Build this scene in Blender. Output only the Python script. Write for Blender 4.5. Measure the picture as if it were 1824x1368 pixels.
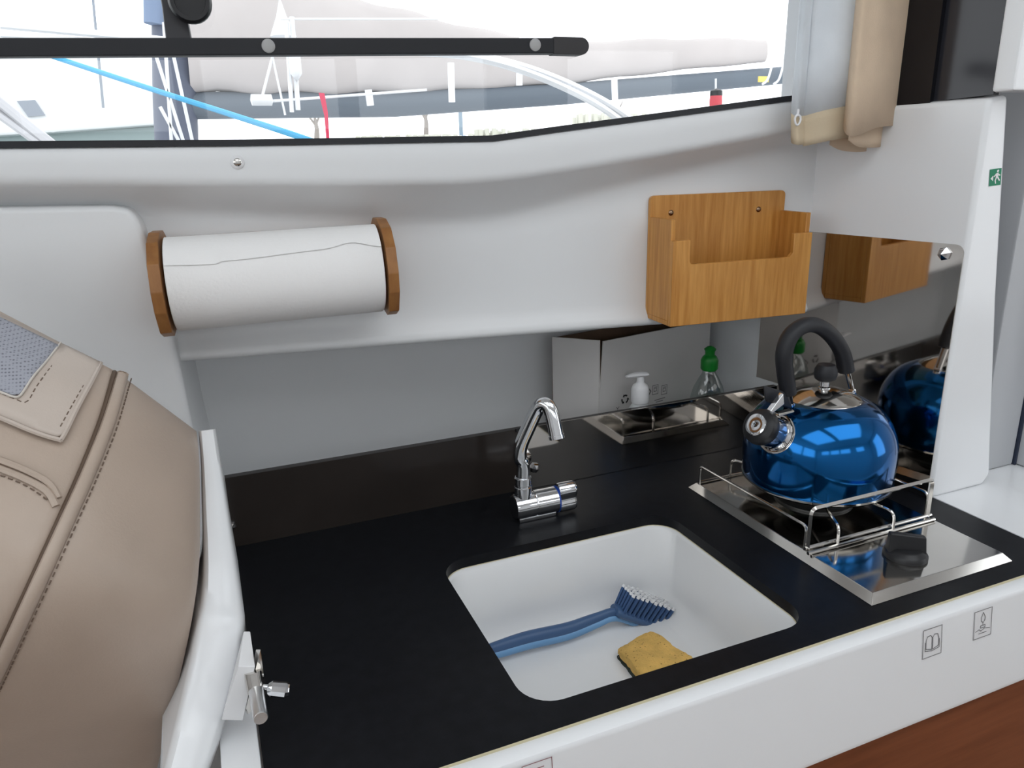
import bpy, bmesh, math, random
from mathutils import Vector, Matrix
from mathutils.bvhtree import BVHTree
random.seed(4)
for o in list(bpy.data.objects): bpy.data.objects.remove(o)
S = bpy.context.scene
COL = S.collection

# ------------------------------------------------------------------ camera, world, exposure
# world axes in camera coordinates (x right, y down, z forward), from the two vanishing points
RX = Vector((0.92329257, -0.1317832, 0.36078251))
RY = Vector((-0.38340969, -0.26002872, 0.88621785))
RZ = Vector((-0.02297481, -0.95656586, -0.29060954))
FPX = 1335.996
EYE = Vector((0.0, 0.0, 0.5))            # half a metre above the worktop (z = 0)
camd = bpy.data.cameras.new('camera')
cam = bpy.data.objects.new('camera', camd); COL.objects.link(cam)
camd.sensor_fit = 'HORIZONTAL'; camd.sensor_width = 36.0; camd.lens = FPX * 36.0 / 1824.0
camd.clip_start = 0.02; camd.clip_end = 500
right = Vector((RX[0], RY[0], RZ[0])); up = -Vector((RX[1], RY[1], RZ[1])); back = -Vector((RX[2], RY[2], RZ[2]))
M4 = Matrix((right, up, back)).transposed().to_4x4(); M4.translation = EYE
cam.matrix_world = M4
S.camera = cam

world = bpy.data.worlds.new('sky'); S.world = world; world.use_nodes = True
bgn = world.node_tree.nodes['Background']
bgn.inputs[0].default_value = (0.93, 0.97, 1.0, 1); bgn.inputs[1].default_value = 3.0
S.view_settings.view_transform = 'Standard'; S.view_settings.look = 'None'
S.view_settings.gamma = 1.0; S.view_settings.use_curve_mapping = False
S.view_settings.exposure = -0.45

# ------------------------------------------------------------------ pixel -> point helpers (1824 x 1368)
def ray(px, py):
    c = Vector((px - 912, py - 684, FPX))
    return Vector((RX.dot(c), RY.dot(c), RZ.dot(c)))
def onz(px, py, z): d = ray(px, py); return EYE + d * ((z - EYE.z) / d.z)
def ony(px, py, y): d = ray(px, py); return EYE + d * (y / d.y)
def onx(px, py, x): d = ray(px, py); return EYE + d * (x / d.x)
def onplane(px, py, p0, n): d = ray(px, py); return EYE + d * ((p0 - EYE).dot(n) / d.dot(n))
# the upper wall runs 5 degrees off the worktop's direction
AN = math.radians(4.3)
WU = Vector((math.cos(AN), -math.sin(AN), 0)); WN = Vector((-math.sin(AN), -math.cos(AN), 0))   # along, towards room
W0 = Vector((0, 1.0274, 0))
def W(u, z, d=0.0): return W0 + WU * u + WN * d + Vector((0, 0, z))
def wpx(px, py, d=0.0): return onplane(px, py, W0 + WN * d, WN)
def wuz(px, py, d=0.0):
    p = wpx(px, py, d); return ((p - W0).dot(WU), p.z)

# ------------------------------------------------------------------ materials
MATS = {}
def mat(name, col, rough=0.5, metal=0.0, noise=0.0, nscale=20.0, bump=0.0, bscale=200.0, coat=0.0, trans=0.0, alpha=1.0, spec=0.5, stretch=None, ior=1.45):
    if name in MATS: return MATS[name]
    m = bpy.data.materials.new(name); m.use_nodes = True
    nt = m.node_tree; b = nt.nodes['Principled BSDF']
    b.inputs['Base Color'].default_value = (*col, 1); b.inputs['Roughness'].default_value = rough
    b.inputs['Metallic'].default_value = metal; b.inputs['Coat Weight'].default_value = coat
    b.inputs['Coat Roughness'].default_value = 0.06
    b.inputs['Transmission Weight'].default_value = trans; b.inputs['Alpha'].default_value = alpha
    b.inputs['Specular IOR Level'].default_value = spec; b.inputs['IOR'].default_value = ior
    tc = nt.nodes.new('ShaderNodeTexCoord'); mp = nt.nodes.new('ShaderNodeMapping')
    nt.links.new(tc.outputs['Object'], mp.inputs[0])
    if stretch: mp.inputs['Scale'].default_value = stretch
    if noise:
        n = nt.nodes.new('ShaderNodeTexNoise'); n.inputs['Scale'].default_value = nscale; n.inputs['Detail'].default_value = 4
        nt.links.new(mp.outputs[0], n.inputs[0])
        r = nt.nodes.new('ShaderNodeValToRGB')
        r.color_ramp.elements[0].position = 0.3; r.color_ramp.elements[1].position = 0.7
        r.color_ramp.elements[0].color = (*[c * (1 - noise) for c in col], 1)
        r.color_ramp.elements[1].color = (*[min(1, c * (1 + noise)) for c in col], 1)
        nt.links.new(n.outputs[0], r.inputs[0]); nt.links.new(r.outputs[0], b.inputs['Base Color'])
    if bump:
        n2 = nt.nodes.new('ShaderNodeTexNoise'); n2.inputs['Scale'].default_value = bscale; n2.inputs['Detail'].default_value = 3
        nt.links.new(mp.outputs[0], n2.inputs[0])
        bp = nt.nodes.new('ShaderNodeBump'); bp.inputs['Strength'].default_value = bump; bp.inputs['Distance'].default_value = 0.002
        nt.links.new(n2.outputs[0], bp.inputs['Height']); nt.links.new(bp.outputs[0], b.inputs['Normal'])
    MATS[name] = m
    return m
def wood(name, c1, c2, stretch, scale=9.0, rough=0.42):
    m = bpy.data.materials.new(name); m.use_nodes = True; nt = m.node_tree; b = nt.nodes['Principled BSDF']
    b.inputs['Roughness'].default_value = rough
    tc = nt.nodes.new('ShaderNodeTexCoord'); mp = nt.nodes.new('ShaderNodeMapping'); mp.inputs['Scale'].default_value = stretch
    nt.links.new(tc.outputs['Object'], mp.inputs[0])
    n = nt.nodes.new('ShaderNodeTexNoise'); n.inputs['Scale'].default_value = scale; n.inputs['Detail'].default_value = 6; n.inputs['Roughness'].default_value = 0.6
    nt.links.new(mp.outputs[0], n.inputs[0])
    r = nt.nodes.new('ShaderNodeValToRGB'); r.color_ramp.elements[0].position = 0.33; r.color_ramp.elements[1].position = 0.66
    r.color_ramp.elements[0].color = (*c1, 1); r.color_ramp.elements[1].color = (*c2, 1)
    nt.links.new(n.outputs[0], r.inputs[0]); nt.links.new(r.outputs[0], b.inputs['Base Color'])
    MATS[name] = m; return m
def glassmat(name, tint=(1, 1, 1), gloss=0.06):
    m = bpy.data.materials.new(name); m.use_nodes = True; nt = m.node_tree; nt.nodes.remove(nt.nodes['Principled BSDF'])
    out = nt.nodes['Material Output']; t = nt.nodes.new('ShaderNodeBsdfTransparent'); g = nt.nodes.new('ShaderNodeBsdfGlossy')
    t.inputs[0].default_value = (*tint, 1); g.inputs['Roughness'].default_value = 0.02
    mx = nt.nodes.new('ShaderNodeMixShader'); mx.inputs[0].default_value = gloss
    nt.links.new(t.outputs[0], mx.inputs[1]); nt.links.new(g.outputs[0], mx.inputs[2]); nt.links.new(mx.outputs[0], out.inputs[0])
    MATS[name] = m; return m
GEL = mat('white_gelcoat', (0.80, 0.81, 0.82), 0.38, noise=0.012, nscale=3)
GELG = mat('white_gelcoat_gloss', (0.86, 0.87, 0.885), 0.16, noise=0.01, nscale=3)
CEIL = mat('cabin_lining', (0.78, 0.78, 0.78), 0.7, bump=0.1)
BLACKTOP = mat('black_laminate', (0.0075, 0.008, 0.010), 0.34, noise=0.25, nscale=60, bump=0.04, bscale=900, spec=0.16)
BROWNSPL = mat('dark_brown_laminate', (0.026, 0.021, 0.0185), 0.16, noise=0.15, nscale=8)
STEEL = mat('polished_steel', (0.62, 0.60, 0.57), 0.10, 1.0, noise=0.05, nscale=14)
STEELD = mat('mirror_steel', (0.62, 0.585, 0.55), 0.05, 1.0, noise=0.06, nscale=6)
CHROME = mat('chrome', (0.80, 0.81, 0.83), 0.06, 1.0)
WIRE = mat('steel_wire', (0.72, 0.70, 0.67), 0.14, 1.0)
BLACKP = mat('black_plastic', (0.012, 0.012, 0.014), 0.38)
RUBBER = mat('black_rubber', (0.010, 0.011, 0.015), 0.5)
HANDLE = mat('charcoal_grip', (0.016, 0.017, 0.021), 0.48)
BLUE = mat('blue_anodised_metal', (0.002, 0.115, 0.36), 0.12, 0.95, noise=0.05, nscale=10, coat=0.25)
CERAM = mat('white_sink', (0.83, 0.835, 0.84), 0.22, noise=0.02, nscale=6)
BAMBOO = wood('bamboo', (0.46, 0.19, 0.032), (0.64, 0.31, 0.075), (14, 14, 0.9))
BAMBOO2 = wood('bamboo_dark', (0.25, 0.10, 0.025), (0.36, 0.16, 0.045), (6, 6, 1.5))
TEAK = wood('cherry_wood', (0.17, 0.045, 0.016), (0.25, 0.075, 0.03), (1.2, 14, 14), 5.0, 0.35)
PAPER = mat('tissue_paper', (0.90, 0.89, 0.88), 0.9, bump=0.25, bscale=260)
LEATHER = mat('taupe_leatherette', (0.47, 0.375, 0.305), 0.36, noise=0.05, nscale=14, bump=0.12, bscale=420)
LEATHER2 = mat('light_leatherette', (0.55, 0.47, 0.41), 0.42, noise=0.04, nscale=14, bump=0.1, bscale=420)
THREAD = mat('brown_thread', (0.17, 0.12, 0.09), 0.8)
GROOVE = mat('dark_piping', (0.12, 0.08, 0.055), 0.6)
def cloth(name, col, thru=0.3):
    m = mat(name, col, 0.85, noise=0.04, nscale=30, bump=0.2, bscale=500); nt = m.node_tree
    b = nt.nodes['Principled BSDF']; out = nt.nodes['Material Output']
    t = nt.nodes.new('ShaderNodeBsdfTranslucent'); t.inputs[0].default_value = (*col, 1)
    mx = nt.nodes.new('ShaderNodeMixShader'); mx.inputs[0].default_value = thru
    nt.links.new(b.outputs[0], mx.inputs[1]); nt.links.new(t.outputs[0], mx.inputs[2]); nt.links.new(mx.outputs[0], out.inputs[0])
    return m
BEIGE = cloth('beige_cloth', (0.80, 0.63, 0.465), 0.12)
BEIGEH = cloth('beige_hem', (0.72, 0.60, 0.43), 0.15)
LINING = cloth('grey_lining', (0.88, 0.91, 0.94), 0.4)
WHITEP = mat('white_plastic', (0.82, 0.82, 0.83), 0.3)
CARD = mat('white_card', (0.66, 0.64, 0.625), 0.8, noise=0.03, nscale=12)
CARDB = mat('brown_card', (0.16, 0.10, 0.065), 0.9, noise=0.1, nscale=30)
INK = mat('black_ink', (0.02, 0.02, 0.02), 0.8)
GREYINK = mat('grey_ink', (0.16, 0.155, 0.16), 0.8)
PINKINK = mat('red_grey_ink', (0.30, 0.13, 0.14), 0.8)
STICK = mat('clear_sticker', (0.80, 0.80, 0.81), 0.45)
GREEN = mat('exit_green', (0.01, 0.22, 0.11), 0.5)
GCAP = mat('green_plastic', (0.005, 0.21, 0.02), 0.35)
TEAL = mat('teal_label', (0.05, 0.36, 0.33), 0.5)
BRUSHD = mat('brush_blue', (0.055, 0.115, 0.24), 0.4)
BRUSHL = mat('brush_light_blue', (0.17, 0.36, 0.62), 0.4)
BRIST = mat('bristle_blue', (0.045, 0.10, 0.23), 0.7)
SPONGE = mat('yellow_sponge', (0.74, 0.46, 0.13), 0.95, noise=0.12, nscale=60, bump=0.9, bscale=350)
nt = SPONGE.node_tree; bs = nt.nodes['Principled BSDF']; src = bs.inputs['Base Color'].links[0].from_socket
vo = nt.nodes.new('ShaderNodeTexVoronoi'); vo.inputs['Scale'].default_value = 190; nt.links.new(nt.nodes['Texture Coordinate'].outputs['Object'], vo.inputs['Vector'])
rm = nt.nodes.new('ShaderNodeValToRGB'); rm.color_ramp.elements[0].color = (0.25, 0.18, 0.12, 1); rm.color_ramp.elements[1].color = (1, 1, 1, 1); rm.color_ramp.elements[0].position = 0.10; rm.color_ramp.elements[1].position = 0.22
mx = nt.nodes.new('ShaderNodeMix'); mx.data_type = 'RGBA'; mx.blend_type = 'MULTIPLY'; mx.inputs[0].default_value = 0.8
nt.links.new(vo.outputs['Distance'], rm.inputs[0]); nt.links.new(src, mx.inputs[6]); nt.links.new(rm.outputs[0], mx.inputs[7]); nt.links.new(mx.outputs[2], bs.inputs['Base Color'])
SCOUR = mat('scourer', (0.035, 0.045, 0.035), 0.95, bump=0.9, bscale=500)
BLACKG = mat('black_tinted_panel', (0.006, 0.006, 0.009), 0.08)
DARKG = mat('dark_grey_panel', (0.022, 0.022, 0.028), 0.12)
GREYF = mat('grey_frame', (0.50, 0.51, 0.53), 0.4)
GLASS = glassmat('window_glass')
BOTTLE = glassmat('clear_bottle', (0.82, 0.87, 0.86), 0.13)

# ------------------------------------------------------------------ object helpers
def tag(o, label=None, cat=None, group=None, kind=None):
    if label: o['label'] = label
    if cat: o['category'] = cat
    if group: o['group'] = group
    if kind: o['kind'] = kind
    return o
def thing(name, loc, label, cat, group=None):
    e = bpy.data.objects.new(name, None); COL.objects.link(e); e.location = loc; e.empty_display_size = 0.02
    return tag(e, label, cat, group)
def obj(name, bm, m, parent=None, smooth=True, angle=40):
    me = bpy.data.meshes.new(name)
    bmesh.ops.recalc_face_normals(bm, faces=bm.faces[:])
    bm.to_mesh(me); bm.free()
    o = bpy.data.objects.new(name, me); COL.objects.link(o)
    me.materials.append(m)
    if smooth:
        me.polygons.foreach_set('use_smooth', [True] * len(me.polygons))
        me.set_sharp_from_angle(angle=math.radians(angle))
        if len(me.polygons) < 400:
            wn = o.modifiers.new('weighted_normals', 'WEIGHTED_NORMAL'); wn.keep_sharp = True; wn.weight = 100
    if parent:
        o.parent = parent
        if parent.type == 'EMPTY': o.matrix_parent_inverse = Matrix.Translation(parent.location).inverted()
    return o
def NB(): return bmesh.new()
def bevel(bm, w, seg=2):
    if w > 0:
        bmesh.ops.bevel(bm, geom=bm.edges[:], offset=w, segments=seg, profile=0.5, affect='EDGES', clamp_overlap=True)
    return bm
def hexa(p, bm=None, bev=0.0, seg=2):
    """eight corners: bottom 0-3, top 4-7 (same winding)"""
    b = NB(); v = [b.verts.new(q) for q in p]
    for f in ((0, 1, 2, 3), (4, 5, 6, 7), (0, 1, 5, 4), (1, 2, 6, 5), (2, 3, 7, 6), (3, 0, 4, 7)): b.faces.new([v[i] for i in f])
    bmesh.ops.recalc_face_normals(b, faces=b.faces[:]); bevel(b, bev, seg)
    return merge(bm, b)
def merge(bm, b):
    if bm is None: return b
    me = bpy.data.meshes.new('tmp'); b.to_mesh(me); b.free(); bm.from_mesh(me); bpy.data.meshes.remove(me); return bm
def box(a, b, bm=None, bev=0.0, seg=2):
    x0, y0, z0 = a; x1, y1, z1 = b
    return hexa([(x0, y0, z0), (x1, y0, z0), (x1, y1, z0), (x0, y1, z0), (x0, y0, z1), (x1, y0, z1), (x1, y1, z1), (x0, y1, z1)], bm, bev, seg)
def smoothpath(pts, n=6):
    P = [Vector(p) for p in pts]; out = []
    for i in range(len(P) - 1):
        p0 = P[max(i - 1, 0)]; p1 = P[i]; p2 = P[i + 1]; p3 = P[min(i + 2, len(P) - 1)]
        for k in range(n):
            t = k / n
            out.append(0.5 * ((2 * p1) + (p2 - p0) * t + (2 * p0 - 5 * p1 + 4 * p2 - p3) * t * t + (3 * p1 - p0 - 3 * p2 + p3) * t ** 3))
    out.append(P[-1]); return out
def roundpath(pts, r, n=5):
    """polyline with rounded corners"""
    P = [Vector(p) for p in pts]; out = [P[0]]
    for i in range(1, len(P) - 1):
        a = (P[i - 1] - P[i]); b = (P[i + 1] - P[i]); rr = min(r, a.length * 0.49, b.length * 0.49)
        A = P[i] + a.normalized() * rr; B = P[i] + b.normalized() * rr
        for k in range(n + 1):
            t = k / n; out.append(A * (1 - t) ** 2 + P[i] * 2 * t * (1 - t) + B * t * t)
    out.append(P[-1]); return out
def tube(pts, r, seg=10, bm=None, caps=True, ry=None, upv=None):
    """r: number or list; ry: second radius (flattened tube)"""
    b = bm if bm is not None else NB(); P = [Vector(p) for p in pts]; n = len(P)
    R = r if isinstance(r, (list, tuple)) else [r] * n
    R2 = (ry if isinstance(ry, (list, tuple)) else [ry] * n) if ry is not None else R
    rings = []; t0 = (P[1] - P[0]).normalized()
    nrm = Vector(upv) if upv is not None else (Vector((0, 0, 1)) if abs(t0.z) < 0.9 else Vector((1, 0, 0)))
    for i in range(n):
        t = (P[min(i + 1, n - 1)] - P[max(i - 1, 0)]).normalized()
        nrm = (nrm - t * nrm.dot(t)).normalized(); bn = t.cross(nrm)
        rings.append([b.verts.new(P[i] + nrm * (R[i] * math.cos(2 * math.pi * k / seg)) + bn * (R2[i] * math.sin(2 * math.pi * k / seg))) for k in range(seg)])
    for i in range(n - 1):
        for k in range(seg): b.faces.new((rings[i][k], rings[i][(k + 1) % seg], rings[i + 1][(k + 1) % seg], rings[i + 1][k]))
    if caps: b.faces.new(rings[0][::-1]); b.faces.new(rings[-1])
    return b
def lathe(prof, c, axis=(0, 0, 1), seg=32, bm=None):
    """prof: list of (radius, height) along axis from c"""
    b = bm if bm is not None else NB(); A = Vector(axis).normalized(); c = Vector(c)
    e1 = A.orthogonal().normalized(); e2 = A.cross(e1); rings = []
    for r, h in prof:
        if r < 1e-6: rings.append([b.verts.new(c + A * h)])
        else: rings.append([b.verts.new(c + A * h + (e1 * math.cos(2 * math.pi * k / seg) + e2 * math.sin(2 * math.pi * k / seg)) * r) for k in range(seg)])
    for i in range(len(rings) - 1):
        a, d = rings[i], rings[i + 1]
        for k in range(seg):
            k2 = (k + 1) % seg
            if len(a) == 1 and len(d) == 1: continue
            if len(a) == 1: b.faces.new((a[0], d[k2], d[k]))
            elif len(d) == 1: b.faces.new((a[k], a[k2], d[0]))
            else: b.faces.new((a[k], a[k2], d[k2], d[k]))
    for rg in (rings[0], rings[-1]):
        if len(rg) > 1: b.faces.new(rg)
    return b
def prism(poly, vec, bm=None, bev=0.0, seg=2):
    """poly: list of 3-D points (planar), extruded by vec"""
    b = NB(); vec = Vector(vec); A = [b.verts.new(Vector(p)) for p in poly]; B = [b.verts.new(Vector(p) + vec) for p in poly]; n = len(A)
    b.faces.new(A[::-1]); b.faces.new(B)
    for i in range(n): b.faces.new((A[i], A[(i + 1) % n], B[(i + 1) % n], B[i]))
    bmesh.ops.recalc_face_normals(b, faces=b.faces[:]); bevel(b, bev, seg)
    return merge(bm, b)
def grid(rows, bm=None):
    b = bm if bm is not None else NB(); V = [[b.verts.new(Vector(p)) for p in r] for r in rows]
    for i in range(len(V) - 1):
        for j in range(len(V[0]) - 1): b.faces.new((V[i][j], V[i][j + 1], V[i + 1][j + 1], V[i + 1][j]))
    return b
def rrect(x0, x1, y0, y1, r, n=6):
    out = []
    for cx, cy, a in ((x1 - r, y1 - r, 0), (x0 + r, y1 - r, 90), (x0 + r, y0 + r, 180), (x1 - r, y0 + r, 270)):
        for k in range(n + 1):
            t = math.radians(a + 90 * k / n); out.append((cx + r * math.cos(t), cy + r * math.sin(t)))
    return out
def plate_hole(outer, hole, z0, z1):
    b = NB(); layers = []
    for z in (z0, z1):
        loops = []
        for lp in (outer, hole):
            vs = [b.verts.new((x, y, z)) for x, y in lp]
            es = [b.edges.new((vs[i], vs[(i + 1) % len(vs)])) for i in range(len(vs))]
            loops.append((vs, es))
        bmesh.ops.triangle_fill(b, use_beauty=True, use_dissolve=False, edges=loops[0][1] + loops[1][1])
        layers.append(loops)
    for li in (0, 1):
        A = layers[0][li][0]; B = layers[1][li][0]; n = len(A)
        for i in range(n): b.faces.new((A[i], A[(i + 1) % n], B[(i + 1) % n], B[i]))
    return b
def panel(axis, pos, th, a0, a1, b0, b1, holes):
    """flat wall of thickness th at axis=pos with rectangular openings"""
    xs = sorted({a0, a1, *[h[0] for h in holes], *[h[1] for h in holes]}); ys = sorted({b0, b1, *[h[2] for h in holes], *[h[3] for h in holes]})
    b = NB()
    for i in range(len(xs) - 1):
        for j in range(len(ys) - 1):
            cx = (xs[i] + xs[i + 1]) / 2; cy = (ys[j] + ys[j + 1]) / 2
            if any(h[0] < cx < h[1] and h[2] < cy < h[3] for h in holes): continue
            lo, hi = [0] * 3, [0] * 3; o = [k for k in range(3) if k != axis]
            lo[axis], hi[axis] = pos, pos + th; lo[o[0]], hi[o[0]] = xs[i], xs[i + 1]; lo[o[1]], hi[o[1]] = ys[j], ys[j + 1]
            box(lo, hi, b)
    return b
def interp(poly, x):
    if x <= poly[0][0]: (x0, y0), (x1, y1) = poly[0], poly[1]
    elif x >= poly[-1][0]: (x0, y0), (x1, y1) = poly[-2], poly[-1]
    else:
        for k in range(len(poly) - 1):
            if poly[k][0] <= x <= poly[k + 1][0]: (x0, y0), (x1, y1) = poly[k], poly[k + 1]; break
    return y0 + (y1 - y0) * (x - x0) / (x1 - x0)
def lines2d(o, e1, e2, paths, w, m, name, parent, lift=0.0004):
    """flat printed strokes: paths in local 2-D (metres) on the plane o,e1,e2"""
    nn = e1.cross(e2).normalized(); b = NB()
    for path in paths:
        for k in range(len(path) - 1):
            a = Vector(path[k]); c = Vector(path[k + 1]); d = (c - a)
            if d.length < 1e-7: continue
            d.normalize(); s = Vector((-d.y, d.x)) * (w / 2); a = a - d * (w / 2); c = c + d * (w / 2)
            b.faces.new([b.verts.new(o + e1 * q.x + e2 * q.y + nn * lift) for q in (a + s, a - s, c - s, c + s)])
    return obj(name, b, m, parent, smooth=False)
def polys2d(o, e1, e2, polys, m, name, parent, lift=0.0004):
    nn = e1.cross(e2).normalized(); b = NB()
    for p in polys: b.faces.new([b.verts.new(o + e1 * x + e2 * y + nn * lift) for x, y in p])
    return obj(name, b, m, parent, smooth=False)

# ================================================================== THE CABIN
XL, XR, YO, ZF, ZC = -1.35, 2.3, -1.25, -0.92, 1.12
WEND = 0.935 / math.cos(AN)       # where the upper wall meets the bulkhead (u)
tag(obj('floor', box((XL, YO, ZF - 0.04), (XR, 1.5, ZF)), mat('cabin_floor', (0.30, 0.17, 0.09), 0.5)), 'brown cabin floor below the galley', kind='structure')
tag(obj('ceiling', panel(2, ZC, 0.05, XL, XR, YO - 0.1, 1.5, [(-0.55, 0.40, -0.50, 0.42), (0.55, 1.50, -0.50, 0.42)]), CEIL), 'white cabin roof lining with two unseen hatch openings added for top light', kind='structure')  # hatch openings are out of view, added and sized to light the galley from above
tag(obj('wall_opposite', panel(1, YO - 0.05, 0.05, XL, XR, ZF, ZC, [(-0.9, -0.35, 0.62, 0.92), (-0.25, 0.25, 0.62, 0.92), (0.33, 0.85, 0.62, 0.92), (1.2, 1.7, 0.62, 0.92)]), GEL), 'white cabin side opposite the galley with windows', kind='structure')
tag(obj('wall_forward', panel(0, XL - 0.05, 0.05, YO, 1.4, ZF, ZC, [(-1.1, -0.2, 0.36, 1.04), (-0.1, 0.88, 0.36, 1.04)]), GEL), 'white forward cabin bulkhead with windscreen openings', kind='structure')
tag(obj('wall_aft', panel(0, XR, 0.05, YO, 1.4, ZF, ZC, [(-0.8, -0.1, 0.0, 0.92)]), GEL), 'white aft cabin bulkhead with open doorway', kind='structure')

# ---- upper wall under the window: sill, hollow, face and lip, as one moulded skin
ROW_A = [(-400, 266), (440, 258), (880, 250), (1000, 233), (1410, 178), (1700, 160)]
ROW_B = [(-400, 336), (440, 333), (720, 334), (860, 332), (1000, 312), (1200, 277), (1420, 236), (1700, 186)]
ROW_C = [(-400, 368), (250, 368), (690, 389), (850, 388), (930, 374), (1020, 345), (1200, 302), (1420, 256), (1700, 196)]
ROW_D = [(-400, 690), (330, 634), (1130, 573), (1500, 545), (1700, 530)]
def smooth_row(row, x):
    return sum(interp(row, x + k * 22) for k in range(-3, 4)) / 7
SD = 0.062
def prof(px):
    """moulding section under picture column px: list of points from the window seal down into the recess"""
    a = wuz(px, interp(ROW_A, px), SD); b_ = wuz(px, smooth_row(ROW_B, px), SD); c = wuz(px, smooth_row(ROW_C, px), 0.002); e = wuz(px, smooth_row(ROW_D, px), 0.012)
    out = [(a[0], a[1], SD - 0.045), (a[0], a[1], SD - 0.006), (a[0], a[1] - 0.006, SD)]
    lowz = b_[1] + 0.014
    out += [(a[0] + (b_[0] - a[0]) * t, a[1] - 0.006 + (lowz - a[1] + 0.006) * t, SD) for t in (0.5, 1.0)]
    for t in (0.2, 0.4, 0.6, 0.8, 1.0):
        ang = t * math.radians(62); out.append((b_[0], lowz - 0.016 * math.sin(ang), SD - 0.016 * (1 - math.cos(ang))))
    u0_, z0, d0 = out[-1]
    for t in (0.35, 0.7, 0.9): out.append((u0_ + (c[0] - u0_) * t, z0 + (c[1] - z0) * t, d0 + (0.004 - d0) * t))
    out += [(c[0], c[1] - 0.004, 0.0025), (c[0], c[1] - 0.012, 0.0), (c[0], c[1] - 0.03, 0.0)]
    out += [(c[0] + (e[0] - c[0]) * t, (c[1] - 0.03) * (1 - t) + (e[1] + 0.028) * t, 0.0) for t in (0.33, 0.66, 1.0)]
    out += [(e[0], e[1] + dz, d) for dz, d in ((0.016, 0.003), (0.007, 0.009), (0.0, 0.012), (-0.006, 0.010), (-0.009, 0.004), (-0.010, -0.006), (-0.010, -0.05), (-0.010, -0.245))]
    return [W(u, z, d) for u, z, d in out]
pcols = sorted(set(list(range(-380, 1560, 20)) + [880]))
rows = [prof(px) for px in pcols]
wb = grid(rows)
tag(obj('wall_back', wb, GEL, angle=60), 'white moulded cabin side below the window with a sill and lower lip', kind='structure')
# locker recess behind the splashback
cav = box((-0.2, 1.003, -0.03), (0.93, 1.33, -0.02))
grid([[W(-0.35, -0.03, -0.105), W(WEND + 0.05, -0.03, -0.25)], [W(-0.35, 0.33, -0.105), W(WEND + 0.05, 0.33, -0.25)]], cav)
tag(obj('wall_recess', cav, GEL), 'white locker recess behind the dark splashback', kind='structure')
# protruding panel left of the paper roll
lp = [wuz(*p, 0.032) for p in ((-500, 372), (0, 369), (200, 366), (232, 372), (252, 400), (300, 560), (320, 650), (345, 770), (400, 1000), (440, 1180), (-500, 1350))]
tag(obj('wall_left', prism([W(u, z, 0.032) for u, z in lp], WN * -0.20, bev=0.008, seg=3), GEL), 'white flat moulding left of the paper roll', kind='structure')
# outer skin over the recess and above the window so no stray light leaks
sk = grid([[W(-1.5, -0.95, -0.27), W(1.5, -0.95, -0.27)], [W(-1.5, 0.45, -0.27), W(1.5, 0.45, -0.27)], [W(-1.5, 0.515, 0.0), W(1.5, 0.515, 0.0)]])
tag(obj('wall_outer', sk, GEL), 'outer hull side behind the galley', kind='structure')

# ---- window: glass, black seal
GD = 0.030
win = thing('window_1', W(0.2, 0.55, GD), 'wide side window with black seal looking out on moored boats', 'window'); del win['category']; win['kind'] = 'structure'
seal = NB(); sr = []
ucols = [wuz(px, interp(ROW_A, px), SD) for px in pcols]
for u, a in ucols:
    sr.append([W(u, a - 0.001, 0.060), W(u, a + 0.0062, 0.057), W(u, a + 0.0062, GD - 0.004), W(u, a - 0.001, GD - 0.004)])
grid(sr, seal); obj('seal', seal, RUBBER, win, angle=30)
gl = NB(); gv = [(W(u, a, GD), W(u, 1.02, GD)) for u, a in ucols]
grid([[a for a, _ in gv], [b for _, b in gv]], gl); obj('pane', gl, GLASS, win)
obj('head_frame', hexa([W(ucols[0][0], 1.02, 0.0), W(1.0, 1.02, 0.0), W(1.0, 1.02, 0.06), W(ucols[0][0], 1.02, 0.06), W(ucols[0][0], 1.14, 0.0), W(1.0, 1.14, 0.0), W(1.0, 1.14, 0.06), W(ucols[0][0], 1.14, 0.06)]), GEL, win)
# black sliding rail across the glass, with white screw caps, and latch behind it
BD = 0.050
r0 = wuz(-380, 85, BD); r1 = wuz(1032, 82, BD)
rail = thing('window_rail', W(0.3, r0[1], BD), 'black horizontal grab rail across the window glass', 'rail')
hh = 0.0093
pl = [W(r0[0], r0[1] - hh, BD), W(wuz(990, 82, BD)[0], r1[1] - hh, BD), W(wuz(990, 82, BD)[0], r1[1] + hh, BD), W(r0[0], r0[1] + hh, BD)]
obj('bar', prism(pl, WN * -0.018, bev=0.002), RUBBER, rail)
ue = wuz(986, 82, BD)[0]; ce = []
for k in range(13):
    t = math.radians(-90 + 15 * k); ce.append(W(ue + 0.039 + 0.0105 * math.cos(t), r1[1] + 0.0105 * math.sin(t), BD + 0.001))
ce = [W(ue, r1[1] - 0.0105, BD + 0.001)] + ce + [W(ue, r1[1] + 0.0105, BD + 0.001)]
obj('end_cap', prism(ce, WN * -0.02, bev=0.002), mat('grey_rubber', (0.035, 0.033, 0.035), 0.5), rail)
for px, py in ((478, 82), (953, 80)):
    c = wpx(px, py, BD)
    obj('screw_cap', lathe([(0.0075, -0.001), (0.0075, 0.0015), (0.006, 0.0025), (0, 0.003)], c, WN, 20), mat('grey_cap', (0.42, 0.42, 0.42), 0.5), rail)
latch = thing('window_latch', wpx(320, 60, 0.045), 'dark grey window latch arm with round knob above the rail', 'latch')
la = [wpx(*p, 0.049) for p in ((268, -90), (322, -90), (332, 20), (345, 90), (297, 90), (288, 10))]
obj('arm', prism(la, WN * -0.014, bev=0.003), mat('grey_arm', (0.035, 0.035, 0.04), 0.45), latch)
kc = wpx(340, 6, 0.05)
obj('knob', lathe([(0.014, 0), (0.022, 0.004), (0.0225, 0.014), (0.020, 0.018), (0.016, 0.018), (0.0155, 0.015), (0, 0.015)], kc, WN, 28), BLACKP, latch)
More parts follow.
